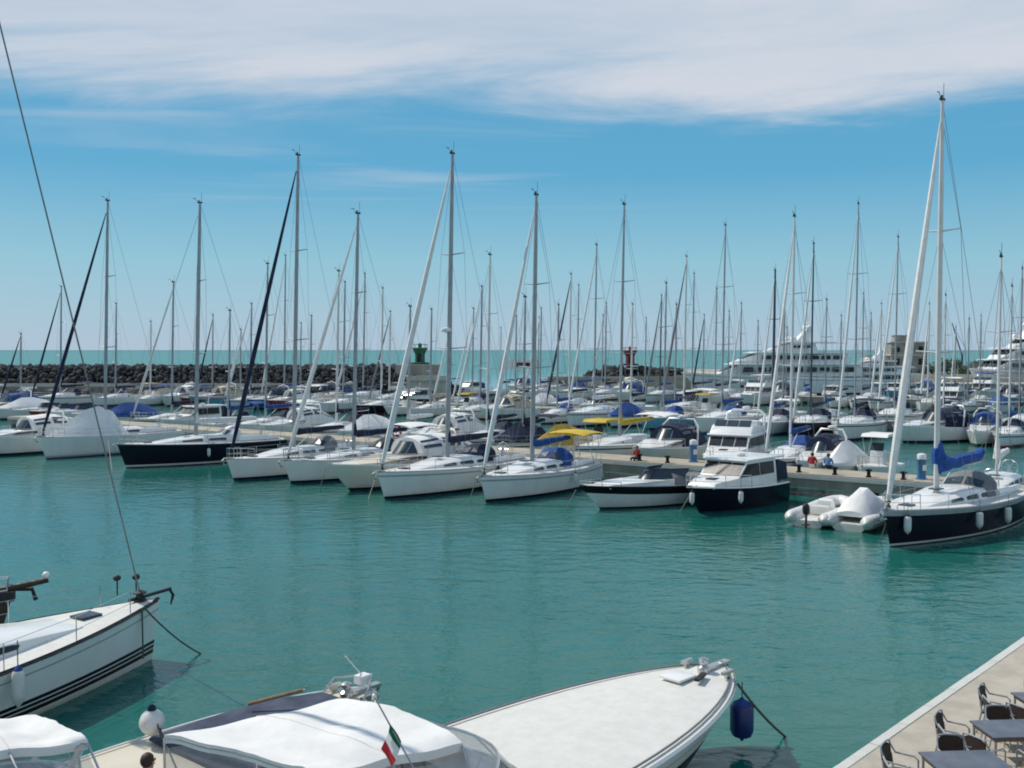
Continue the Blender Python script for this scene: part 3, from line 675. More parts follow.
def mound(x0, x1, yc, prof, step, seed, taper=None):
    """boulder centres over a ridge: prof = [(dy, z)]"""
    r_ = random.Random(seed); out = []; x = x0
    while x < x1:
        f = taper(x) if taper else 1
        for i in range(len(prof) - 1):
            (a, za), (b_, zb) = prof[i], prof[i+1]; n = max(1, int(math.hypot(b_-a, zb-za) / step))
            for k in range(n):
                t = (k + r_.random()) / n; out.append((x + r_.uniform(-.6, .6)*step, yc + a + (b_-a)*t, (za + (zb-za)*t)*f + r_.uniform(-.2, .06)))
        x += step
    return out
tp = lambda x: 1.0
bwk = empty('breakwater', 'long dark boulder breakwater along the left horizon with a pale quay wall', 'breakwater', (-70, 168, 0))
def rel(cs, o): return [(c[0] - o.x, c[1] - o.y, c[2]) for c in cs]
def endt(x): return min(1, max(.35, (-8 - x) / 9))
boulders('boulder_ridge', M['rock'], bwk, rel(mound(-125, -9, 168, [(-6, 2.3), (-3.4, 4.85), (-.5, 5.15), (2.5, 5.0), (7, .5)], .7, 3, endt), bwk.location), 5, (.32, .80))
boulders('boulder_toe', M['rockl'], bwk, rel(mound(-125, -12, 168, [(-16, .1), (-14.6, .9), (-13.4, 1.6)], 1.3, 4), bwk.location), 6, (.6, 1.1))
k = MB(); k.box((-12.5, -9.6, 1.15), (115, 7, 2.5)); k.build('quay_wall', M['concside'], bwk, False)
k = MB(); k.box((-12.5, -13.0, 2.55), (115, .35, .5)); k.build('parapet', M['plaster'], bwk, False)
k = MB(); k.prism([(-92, -.5), (-92, 4.35), (92, 4.35), (92, -.5)], lambda x, z: 6.5 - z * 1.2); o = k.build('core', M['rock'], bwk, False); o.location = (-14, 1.5, 0); o.scale = (.60, 1, 1)

def lighttower(name, label, p, mt, h=3.1, r=1.05):
    root = empty(name, label, 'harbour light', p)
    k = MB(); k.lathe((0, 0, 0), [(r*1.5, 0), (r*1.5, .35), (r*.8, .4), (r*.78, h*.55), (r*1.15, h*.80), (r*1.25, h*.82), (r*1.25, h*.88), (r*1.15, h*.9)], 14); k.build('tower', mt, root, ang=25)
    k = MB(); k.tube([(r*1.2*math.cos(a), r*1.2*math.sin(a), h*.88 + .6) for a in [i*math.pi/6 for i in range(13)]], .05, 5)
    for i in range(8): a = i*math.pi/4; k.tube([(r*1.2*math.cos(a), r*1.2*math.sin(a), h*.86), (r*1.2*math.cos(a), r*1.2*math.sin(a), h*.88 + .6)], .035, 4)
    k.build('railing', mt, root)
    k = MB(); k.lathe((0, 0, 0), [(.3, h*.88), (.3, h*.88 + .35), (.36, h*.88+.4), (.3, h*.88 + .7), (.08, h*.88 + .85)], 10); k.build('lantern', mt, root)
    k = MB(); k.box((0, -r*.8, .95), (.7, .12, 1.5)); k.build('door', M['hole'], root)
    return root
g = at(420, 362, 5.0); lighttower('harbour_light', 'green harbour light tower on the end of the left breakwater', col(420, 166, 5.6), M['greenp'])
k = MB(); k.box((0, 0, 0), (7, 6, 5.6)); k.box((1, -5.5, -1.3), (9, 5, 2.6)); o = k.build('light_base', M['concside'], None, bevel=.1); o.location = col(418, 166.5, 2.8)
tag(o, 'grey concrete base block under the green harbour light', 'base block')
k = MB(); k.box((0, 0, 0), (6.5, .5, .75)); k.box((0, .6, -1.4), (6.5, .5, 2.1)); o = k.build('white_wall', M['plaster'], None, False); o.location = col(427, 157, 3.6); tag(o, 'short white wall below and right of the green harbour light', 'wall')

rm = empty('outer_mole', 'boulder mole head carrying the red harbour light with low concrete quay', 'breakwater', (26, 200, 0))
boulders('boulder_head', M['rock'], rm, rel(mound(15, 38, 202, [(-7, .6), (-3, 3.4), (0, 4.4), (3, 3.6), (7, .5)], 1.3, 9, lambda x: .35 + .65*math.exp(-((x-24)/8.5)**4)), rm.location), 8, (.7, 1.3))
k = MB(); k.box((-6, -14, 1.3), (27, 6, 2.8)); k.box((-6, -16.8, 2.9), (27, .4, .5)); k.build('quay_wall', M['concrete'], rm, False)
k = MB(); k.prism([(-9, -.5), (-9, 2.6), (10, 2.6), (10, -.5)], lambda x, z: 5.5 - z * .8); o = k.build('core', M['rock'], rm, False); o.location = (0, 2, 0)
lighttower('harbour_light', 'red harbour light tower on the mole head right of the harbour mouth', col(630, 201, 4.9), M['redp'], 3.4, 1.15)

# right hand land
k = MB(); k.slab([(52, 196, 0), (82, 188, 0), (400, 180, 0), (400, 330, 0), (52, 330, 0)], (0, 0, 1.9)); land = struct(k.build('ground', M['concside'], None, False)); land.location.z = -.3
k = MB(); k.slab([(52.4, 196.4, 0), (82, 188.4, 0), (400, 180.4, 0), (400, 329, 0), (52.4, 329, 0)], (0, 0, .05)); o = struct(k.build('quay_ground', M['quay'], None, False)); o.location.z = 1.604

def building(p):
    root = empty('stone_building', 'square stone harbour building with flat roof and dark openings on the right', 'building', p, R(-8))
    k = MB(); k.box((0, 0, 4.6), (8.6, 8, 9.2)); k.build('wall', M['stone'], root, False)
    k = MB(); k.box((-7.2, .5, 2.9), (5.6, 6.5, 5.8)); k.build('side_wing', M['plaster'], root, False)
    k = MB(); k.box((0, 0, 9.35), (9.3, 8.7, .3)); k.box((0, 0, 6.2), (8.9, 8.3, .25)); k.build('cornice', M['plaster'], root, False)
    k = MB(); k.box((-1.4, 0, 10.2), (3.2, 3, 1.5)); k.box((-1.4, 0, 11.02), (3.6, 3.4, .15)); k.build('roof_cabin', M['stone'], root, False)
    k = MB(); k.tube([(1.8, 0, 9.5), (1.8, 0, 13.2)], .06, 5); k.box((1.8, 0, 12.2), (.9, .05, .05)); k.build('aerial', M['aludark'], root)
    for x in (-2.8, 0, 2.8):
        for z, h in ((1.6, 2.2), (4.6, 1.6), (7.6, 1.5)):
            w = MB(); w.box((x, -4.02, z), (1.15, .12, h)); f = w.build('window', M['hole'], root, False); w = MB(); w.box((x, -4.08, z - h/2 - .08), (1.5, .22, .14)); w.build('sill', M['plaster'], f, False)
    for x in (-8.7, -6.9, -5.3):
        w = MB(); w.box((x, -2.77, 3.9), (.9, .1, 1.2)); w.build('window', M['hole'], root, False)
    k = MB(); k.box((-7.2, .5, 5.9), (6, 6.9, .2)); k.build('wing_roof', M['stone'], root, False)
building(col(905, 212, 1.6)); bpy.context.scene.objects['stone_building'].scale = (.84, .84, .86)
def shrub(p, r, h, label, seed, group=None, trunk=1.2):
    r_ = random.Random(seed); root = empty('tree', label, 'tree', p, 0, group)
    m = MB()
    lobes = [(Vector((r_.uniform(-.7, .7)*r, r_.uniform(-.7, .7)*r, trunk + h*r_.uniform(.25, .85))), r*r_.uniform(.35, .6)) for _ in range(9)]
    for _ in range(900):
        c, q = r_.choice(lobes); d = Vector((r_.gauss(0, 1), r_.gauss(0, 1), r_.gauss(0, .8))).normalized() * q * r_.uniform(.55, 1.08)
        a = Vector((r_.gauss(0,1), r_.gauss(0,1), r_.gauss(0,1))).normalized(); b_ = a.orthogonal().normalized(); s_ = r_.uniform(.16, .38)
        p_ = c + d; m.add([p_ + a*s_, p_ + b_*s_*.6, p_ - a*s_, p_ - b_*s_*.6], [(0, 1, 2, 3)])
    m.build('crown', M['leaf'], root, False)
    m = MB(); m.tube([(0, 0, -.2), (.1, 0, trunk*.8), (.05, .1, trunk + h*.4)], [.2, .15, .08], 6)
    for c, q in lobes[:5]: m.tube([(.1, 0, trunk*.8), c], [.1, .03], 5)
    m.build('trunk', M['bark'], root)
for i, (px, d, r_, h, lb) in enumerate(((868, 205, 2.2, 2.6, 'dark green bush left of the stone building on the quay'), (938, 204, 3.4, 3.2, 'broad dark tree just right of the stone building'), (948, 222, 3.2, 4.6, 'taller tree behind the broad dark tree by the stone building'),
        (966, 206, 3.0, 3.0, 'dark green tree midway between stone building and right hand white yacht'), (980, 214, 3.0, 4.0, 'dark tree directly left of the right hand white yacht'), (893, 203, 2.0, 1.8, 'low round bush in front of the stone building'),
        (1012, 222, 4, 4, 'dark tree behind the right hand white yacht'), (664, 203, 1.9, 1.0, 'low bush on the mole right of the red harbour light'), (678, 204, 1.8, 1.1, 'second low bush on the mole, farther right of the red light'), (648, 203, 1.6, .9, 'small bush on the mole beside the red harbour light'))):
    z = 1.6 if px > 700 else 3.0
    shrub(col(px, d, z), r_ * .85, h * .62, lb, 20 + i, 'trees on the far quay', 1.0 if px > 700 else .3)
k = MB(); k.box((0, 0, 0), (44, .5, 1.6)); o = k.build('quay_wall', M['plaster'], None, False); o.location = col(955, 198, 2.4); tag(o, 'low pale wall along the far quay below the stone building', 'wall')
# small crane mast far right
cr = empty('crane', 'slim tilted crane jib standing between the stone building and right hand yacht', 'crane', col(962, 206, 1.6))
k = MB(); k.tube([(0, 0, 0), (0, 0, 5.5)], .22, 6); k.build('post', M['aludark'], cr); k = MB(); k.tube([(0, 0, 5.2), (-2.2, 0, 12.0)], [.16, .09], 5); k.tube([(0,0,5.5),(.7,0,6.6),(-1.8,0,11)], .04, 4); k.build('jib_arm', M['aludark'], cr)

def pier(name, s0, w, t0, t1, ztop):
    a = P0 + V * t0 + U * s0; m = MB()
    c = [P0 + V*t0 + U*s0, P0 + V*t1 + U*s0, P0 + V*t1 + U*(s0+w), P0 + V*t0 + U*(s0+w)]
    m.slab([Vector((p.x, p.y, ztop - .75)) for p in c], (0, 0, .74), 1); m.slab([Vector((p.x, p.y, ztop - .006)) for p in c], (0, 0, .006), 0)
    n = int((t1 - t0) / 6)
    for i in range(n + 1):
        for q in (.35, w - .35):
            p = P0 + V * (t0 + .5 + (t1 - t0 - 1) * i / n) + U * (s0 + q); m.tube([(p.x, p.y, -3), (p.x, p.y, ztop - .75)], .28, 8, 1)
    return struct(m.build(name, [M['concrete'], M['concside']], None, ang=20))
pier('pier', 0.2, 2.9, -82, 34, 1.25)
# second face beam of the front pier
m = MB(); c0 = P0 + V*(-82) + U*.14; c1 = P0 + V*34 + U*.14
m.slab([Vector((c0.x, c0.y, .98)), Vector((c1.x, c1.y, .98)), Vector((c1.x, c1.y, 1.2)), Vector((c0.x, c0.y, 1.2))], U * .055); tag(m.build('pier_kerb', M['kerb'], None, False), kind='structure')
pier('pier', 46, 2.6, -95, 60, 1.1); pier('pier', 93, 2.6, -75, 60, 1.1); pier('pier', 128, 2.6, -25, 20, 1.1)

# ------------------------------------------------------------------ superyachts
def superyacht(p, head, L=48, s=1.0, label=''):
    root = empty('motor_yacht', label, 'superyacht', p, head); B = 8.2 * s; H = Hull(L, B, 4.3 * s, True)
    H.mesh([(-.6, 0), (-.1, 0), (.15, 0), (.4, 1), (1.4*s, 2), (('s', -.5), 2), (('s', -.35), 3), (('s', 0), 2), (('s', .06), 4)]).build('hull', [M['anti'], M['navy'], M['ywhite'], M['grey'], M['ywhite']], root); H.deckmesh().build('deck', M['deck'], root)
    def hw(w, fr):
        return lambda x, z: max(.3, w * (1 - .55 * max(0, min(1, (x - fr + 8) / 10)) ** 2) - (z - 4) * .06)
    z0 = H.deck(.5) - .1; lv = [(z0, 2.5*s, -.42*L, .30*L, B*.42), (z0 + 2.6*s, 2.3*s, -.36*L, .20*L, B*.38), (z0 + 5.0*s, 2.0*s, -.20*L, .03*L, B*.30)]
    for i, (z, h, a, b_, w) in enumerate(lv):
        f = hw(w, b_); k = MB(); prof = [(a, z), (a + .6, z + h - .15), (b_ - 3.2*s, z + h - .15), (b_, z + .9*s), (b_ + 2.2*s, z)]
        k.prism(prof, f); d = k.build('deckhouse', M['ywhite'], root, bevel=.12)
        k = MB(); k.prism([(a - 3.4*s, z + h - .15), (a - 3.4*s, z + h + .14), (b_ - 3.4*s, z + h + .22), (b_ - 1.5*s, z + h - .02)], lambda x, zz: f(min(x, b_ - 6), z) + .5); k.build('overhang', M['ywhite'], d, bevel=.06)
        n = (9, 7, 4)[i]; x0 = a + 1.6; st = (b_ - 3.6*s - x0) / n
        for q in range(n):
            for sgn in (-1, 1):
                wn = MB(); polywin(wn, [(x0 + q*st, z + .95*s), (x0 + q*st + st*.82, z + .95*s), (x0 + q*st + st*.82 - .2, z + h - .55*s), (x0 + q*st, z + h - .55*s)], f, sgn, .03); wn.build('window', M['glass'], d, False)
        wn = MB(); frontpanes(wn, (b_, z + .9*s), (b_ - 3.2*s, z + h - .15), f, 5, .1, .9, .05, .03); wn.build('front_window', M['glass'], d, False)
    zt = lv[2][0] + lv[2][1]; k = MB(); xm = -.10*L
    k.prism([(xm - 2.4*s, zt), (xm - 2.9*s, zt + 2.6*s), (xm - 1.9*s, zt + 2.8*s), (xm + .8*s, zt)], lambda x, z: 1.5*s - (z - zt)*.22); ms = k.build('radar_mast', M['ywhite'], root, bevel=.1)
    k = MB(); k.tube([(xm - 2.4*s, 0, zt + 2.6*s), (xm - 2.6*s, 0, zt + 5.6*s)], [.28, .07], 6); k.box((xm - 2.4*s, 0, zt + 3.4*s), (.4, 3.6*s, .14)); k.box((xm - 2.5*s, 0, zt + 4.3*s), (.3, 2.4*s, .12))
    k.build('aerial', M['ywhite'], ms)
    for q in ((xm - 2.2*s, 1.3*s, zt + 3.1*s, .62*s), (xm - 2.2*s, -1.3*s, zt + 3.1*s, .62*s), (xm + 1.2*s, 1.5*s, zt + .6*s, .8*s), (xm + 1.2*s, -1.5*s, zt + .6*s, .8*s)): k = MB(); k.ball(q[:3], q[3]); k.build('satellite_dome', M['ywhite'], ms)
    rails(H, root, .45, .97, 1.0, 3.0, .04)
    return root
superyacht(col(777, 180), R(183), 35, .86, 'large white three deck superyacht with radar mast moored behind the masts')
superyacht(col(1016, 205), R(214), 34, .95, 'white superyacht with tall mast at the far right edge')
superyacht(col(862, 187), R(188), 21, .55, 'smaller white motor yacht just right of the large superyacht')

# ------------------------------------------------------------------ front row along the pier
def place(bpx, bpy_, mpx, L, mast_t=.56, rake=.045, lo=22, hi=50):
    b = at(bpx, bpy_); d = L * (1 - mast_t) - rake * L; k = (mpx - 512) / F
    v = (k * b.y - b.x) / d / math.sqrt(1 + k * k); th = math.asin(max(-1, min(1, v))) + math.atan(k)
    th = max(R(lo), min(R(hi), th)); return b, math.atan2(-math.cos(th), -math.sin(th))
FR = 'sailing yachts moored bow out along the front pier'
def topz(px, py, b, mt=0): return CAM_H + (350 - py) / F * b
b, hd = place(46, 459, 104, 12.5); sailboat('sailing_yacht', 'white sailing yacht under a peaked white winter tent at the left of the front row', b, hd, 12.5, 3.8, 1.5, topz(113, 197, 79), cover=None, jib='c_navy', hood=None, group=FR, boot='grey', boom=False, jib_r=.14, mr=.14)
R_ = bpy.context.scene.objects['sailing_yacht']; k = MB(); H = Hull(12.5, 3.8, 1.5); rows = []
for xf, hf in ((-.03, .3), (.0, 1.75), (.10, 2.25), (.20, 1.95), (.33, .95), (.43, .2)):
    t = xf + .5; b_ = H.b(t) + .02; z0 = H.zs(t); rows.append([Vector((H.X(t, z0), b_*a, z0 + .02 + hf*(1 - abs(a))**.95)) for a in (-1, -.75, -.5, -.25, 0, .25, .5, .75, 1)])
k.loft(rows); k.build('winter_tent', M['c_white'], R_)
b, hd = place(126, 468, 195, 12.5); sailboat('sailing_yacht', 'navy hulled sailing yacht with white deck and bare mast, left part of the front row', b, hd, 12.5, 3.7, 1.5, topz(197, 198, 72), hull='navy', boot='white', stripe='navy', jib=None, cover='c_white', hood='c_white', group=FR, windows=2, mr=.15)
b, hd = place(234, 481, 293, 12, lo=25); sailboat('sailing_yacht', 'white sailing yacht with tall grey mast and dark navy furled jib', b, hd, 12, 3.7, 1.25, topz(298, 148, 65), jib='c_navy', cover='c_navy', hood='c_grey', group=FR, boot='navy', jib_r=.15, mr=.15)
b, hd = place(291, 484, 353, 11.5); sailboat('sailing_yacht', 'white sailing yacht with white furled jib and navy sail cover beside the beige cruiser', b, hd, 11.5, 3.5, 1.3, topz(356, 208, 64), cover='c_navy', hood='c_navy', group=FR, bimini='c_white', jib_r=.14, mr=.14)
b, hd = place(385, 500, 447, 13); sailboat('sailing_yacht', 'white sailing yacht with tallest left hand mast carrying a radar dome', b, hd, 13, 4.0, 1.4, topz(455, 147, 58), cover='c_navy', hood='c_navy', group=FR, radar=.47, mr=.165, jib_r=.165, boot='black', stripe='grey', windows=3)
b, hd = place(486, 503, 532, 11.5); sailboat('sailing_yacht', 'white sailing yacht with dark cabin windows and thick mast left of the black striped speedboat', b, hd, 11.5, 3.8, 1.3, topz(537, 187, 56.5), cover='c_blue', hood='c_blue', group=FR, mr=.165, jib_r=.14, boot='black', stripe='grey', bimini='c_yellow')
b, hd = place(890, 547, 938, 13, mast_t=.62, hi=60); YB, YH = b, hd
sailboat('sailing_yacht', 'dark navy sailing yacht with bright blue sail heaped on its boom, tallest mast at right', b, hd, 13, 3.9, 1.4, topz(938, 100, 45.2), hull='navy', boot='white', stripe='navy', rail='white', cover='c_bright', covershape='flaked', hood='c_grey', group=FR, mr=.16, rake=0.004, jib_r=.17, windows=3, mmat='aluwhite', mast_t=.62,
         bands=[(-.55, 0), (-.12, 0), (.05, 0), (.13, 1), (.6, 2), (('s', -.42), 2), (('s', -.2), 3), (('s', 0), 4), (('s', .055), 4)], extra_mats=[M['anti'], M['white'], M['navy'], M['navy'], M['grey']])
b = at(958, 520, 0) + V * 2.4; b2 = rowpt(999, -3)
sailboat('sailing_yacht', 'white sailing yacht half out of frame behind the navy yacht, slim white mast', None, HEAD_IN, 9.5, 3.2, 1.15, topz(997, 247, 51), center=(24.9, 51.0, 0), cover='c_white', hood=None, jib=None, group=FR, mmat='aluwhite')

def motor_at(px, py, kind, label, head=None, L=9, B=3.1, fb=1.25, **kw):
    h = HEAD_IN if head is None else head; b = at(px, py); d = Vector((math.cos(h), math.sin(h), 0)); c = b - d * (L/2 - .13*L)
    return motorboat(kw.pop('name', 'motor_cruiser'), label, kind, L, B, fb, loc=c, head=h, **kw)
MG = 'motorboats moored bow out along the front pier'
motor_at(-22, 457, 'cruiser', 'white motor cruiser cut by the left edge, beside the tented yacht', L=10.5, B=3.5, fb=1.5, group=MG, canvas='c_white')
motor_at(350, 491, 'cruiser', 'cream decked motor cruiser with white canopy and red lifebuoy at the stern', math.atan2(-math.cos(R(44)), -math.sin(R(44))), L=12, B=3.9, fb=1.5, group=MG, canvas='c_white', top='cream', deckm='deck', hull='offwhite', boot='black')
motor_at(600, 509, 'speed', 'low white speedboat with black stripe and dark windscreen', math.atan2(-math.cos(R(58)), -math.sin(R(58))), L=9.6, B=2.9, fb=1.15, group=MG, name='speedboat', canvas='c_grey', stripe='black', rail='black', boot='navy',
         bands=[(-.45, 0), (-.12, 0), (.03, 0), (.10, 1), (.45, 2), (('s', -.36), 2), (('s', -.06), 3), (('s', 0), 3), (('s', .05), 3)])
motor_at(699, 513, 'pilot', 'dark navy motorboat with white wheelhouse facing the open water', math.atan2(-math.cos(R(43)), -math.sin(R(43))), L=8.0, B=3.1, fb=1.25, group=MG, hull='navy', boot='black', stripe='navy', canvas='c_navy', rail='white', name='wheelhouse_motorboat')
hd = math.atan2(-math.cos(R(28)), -math.sin(R(28)))
motorboat('flybridge_yacht', 'white flybridge motor yacht moored behind the navy wheelhouse motorboat', 'fly', 9.6, 3.6, 1.25, canvas=None, loc=rowpt(733, 9.0) + Vector((0, 0, 0)), head=hd, group='motorboats behind the front pier')

lb = MB(); lb.tube([(.36*math.cos(a), 0, .36*math.sin(a)) for a in [i*math.pi/9 for i in range(19)]], .085, 7); c_ = rowpt(396, -.9); o = lb.build('lifebuoy', M['c_red']); o.location = (c_.x, c_.y, 2.35); o.rotation_euler = (0, 0, R(20)); tag(o, 'red lifebuoy hanging at the stern of the cream decked cruiser', 'lifebuoy')
k = MB(); k.tube([(0, 0, -.95), (0, .02, .4)], .025, 5); k.build('bracket', M['steel'], o)
for a in (.4, 2, 3.6, 5.2):
    k = MB(); k.tube([(.36*math.cos(a + i*.09), 0, .36*math.sin(a + i*.09)) for i in range(4)], .09, 7); k.build('reflective_band', M['flagw'], o)

nm = MB()
b, hd = place(385, 500, 447, 13); H = Hull(13, 4, 1.4); ry_ = bpy.context.scene.objects['sailing_yacht.004']
for i, (w, h_) in enumerate(((.22, .2), (.1, .2), (.2, .14), (.06, .2), (.2, .2), (.16, .14))):
    x = -3.6 - i * .27; t = H.t_of(x); nm.box((x, H.y(t, .95) + .012, .95), (w, .02, h_))
nm.build('hull_mark', M['navy'], ry_, False)
# inflatables beside the navy yacht
r1 = rib('inflatable_tender', 'white inflatable tender with black outboard, farther left of the two tenders', at(820, 524) + Vector((.5, .9, 0)), math.atan2(.80, .60), 4.6, 2.2, .30, group='white inflatable tenders by the navy yacht', console=True)
r2 = rib('inflatable_tender', 'white inflatable tender under a raised white cover beside the navy bow', at(868, 528) + Vector((.35, 1.2, 0)), math.atan2(.80, .60), 5.2, 2.3, .31, group='white inflatable tenders by the navy yacht', engine=False, cover='c_white')

# fenders and lines of the front row
def side_pt(b, hd, L, B, fb, t, sgn=1, out=.12, z=None, rake=.075):
    H = Hull(L, B, fb); h = Vector((math.cos(hd), math.sin(hd), 0)); l = Vector((-h.y, h.x, 0)); c = b - h * (L/2 - H.rake)
    zz = H.zs(t) if z is None else z; p = c + h * H.X(t, zz) + l * sgn * (H.b(t) + out); return Vector((p.x, p.y, zz))
for t, lb_ in ((.93, 'white fender hanging at the bow of the navy sailing yacht'), (.62, 'white fender amidships on the navy sailing yacht'), (.42, 'white fender near the cockpit of the navy sailing yacht')):
    fender(side_pt(YB, YH, 13, 3.9, 1.4, t) + Vector((0, 0, -.12)), lb_, group='fenders on front row boats', hang=.5, h=.75, r=.15)
b, hd = place(126, 468, 195, 12.5); fender(side_pt(b, hd, 12.5, 3.7, 1.5, .55) + Vector((0, 0, -.2)), 'white fender on the navy yacht at the left of the front row', group='fenders on front row boats')
b, hd = place(385, 500, 447, 13); fender(side_pt(b, hd, 13, 4, 1.4, .4), 'dark fender on the radar dome yacht', M['c_navy'], M['rubber'], group='fenders on front row boats')
b, hd = place(486, 503, 532, 11.5); fender(side_pt(b, hd, 11.5, 3.8, 1.3, .44) + Vector((0, 0, -.05)), 'white fender on the thick masted yacht beside the speedboat', group='fenders on front row boats')
for px, py, z, lb_ in ((692, 491, 1.25, 'white fender at the left bow of the navy wheelhouse motorboat'), (741, 490, 1.2, 'white fender at the right bow of the navy wheelhouse motorboat')):
    fender(at(px, py, z), lb_, group='fenders on front row boats')
ML = 'thin mooring lines of the front row'
for px, py, z, qx, qy, lb_ in ((692, 492, 1.2, 679, 513, 'thin mooring line from the navy wheelhouse motorboat into the water'), (888, 518, 1.2, 880, 541, 'thin mooring line dropping from the navy sailing yacht bow'), (378, 470, 1.4, 368, 500, 'thin mooring line from the radar dome yacht bow'),
        (326, 468, 1.4, 320, 488, 'thin mooring line from the cream decked cruiser bow'), (576, 490, 1.1, 566, 509, 'thin mooring line from the black striped speedboat bow'), (476, 478, 1.3, 470, 500, 'thin mooring line from the thick masted yacht bow'), (108, 440, 1.5, 112, 470, 'thin mooring line near the navy yacht at left')):
    line('mooring_line', [at(px, py, z), at(qx, qy, -.05)], lb_, mt=M['ropew'], r=.02, group=ML)

# pier furniture
def pedestal(p, label):
    root = empty('service_pedestal', label, 'service pedestal', p, R(20), 'service pedestals on the front pier')
    k = MB(); k.lathe((0, 0, 0), [(.3, 0), (.3, .06), (.23, .08), (.23, .95), (.27, 1.0), (.27, 1.05)], 12); k.build('body', M['blue'], root); k = MB(); k.lathe((0, 0, 0), [(.22, 1.05), (.24, 1.25), (.2, 1.32), (.05, 1.36)], 12); k.build('lamp_cap', M['white'], root)
    k = MB(); k.box((0, -.22, .62), (.22, .05, .3)); k.build('socket_panel', M['flagw'], root)
pedestal(rowpt(923, 1.4) + Vector((0, 0, 1.25)), 'blue service pedestal on the pier behind the white tenders'); pedestal(rowpt(694, 2.0) + Vector((0, 0, 1.25)), 'blue service pedestal on the pier between speedboat and flybridge yacht')
for px in (640, 668, 800, 836, 870, 905, 960, 985):
    m = MB(); m.lathe((0, 0, 0), [(.16, 0), (.15, .06), (.10, .1), (.10, .3), (.19, .36), (.19, .42), (.08, .46)], 10); o = m.build('bollard', M['black']); p = rowpt(px, .6); o.location = (p.x, p.y, 1.25)
    tag(o, {640: 'black bollard on the pier behind the black striped speedboat', 668: 'black bollard on the pier nearest the blue pedestal left of the flybridge yacht', 800: 'black bollard on the pier right of the navy wheelhouse motorboat', 836: 'black bollard on the pier above the left white tender', 870: 'black bollard on the pier above the right white tender', 905: 'black bollard left of the right hand blue pedestal', 960: 'black bollard behind the boom of the navy sailing yacht', 985: 'black bollard behind the stern of the navy sailing yacht'}[px], 'bollard', 'bollards on the front pier')

# ------------------------------------------------------------------ boats behind the front row
ROWS = {'1b': (9.5, 'behind the front pier'), '2a': (39.5, 'in the second row'), '2b': (54.5, 'behind the second pier'), '3a': (86.5, 'in the third row'), '3b': (101.5, 'behind the third pier'), '4a': (121.5, 'in the farthest row'), 'bw': (None, 'below the left breakwater')}
def rowpos(px, row):
    s = ROWS[row][0]
    return rowpt(px, s) if s is not None else col(px, 145)
def headof(row): return R(-112) if row == 'bw' else (HEAD_IN if row[1] == 'a' or True else 0)
placed = []      # (row, x pixel, world point, root, phrase)
def clear(row, p, gap): return all((q - p).length > gap for r_, _, q, _, _ in placed if r_ == row)
rr = random.Random(11)
CN = {'c_blue': 'blue', 'c_navy': 'navy', 'c_white': 'white', 'c_beige': 'beige', 'c_grey': 'grey', 'c_green': 'green', 'c_yellow': 'yellow', 'c_ochre': 'ochre'}
HN = {'white': 'white', 'offwhite': 'off white', 'navy': 'navy', 'blue': 'blue', 'sky': 'light blue', 'cream': 'cream', 'redhull': 'red', 'green': 'dark green', 'black': 'black', 'grey': 'grey'}
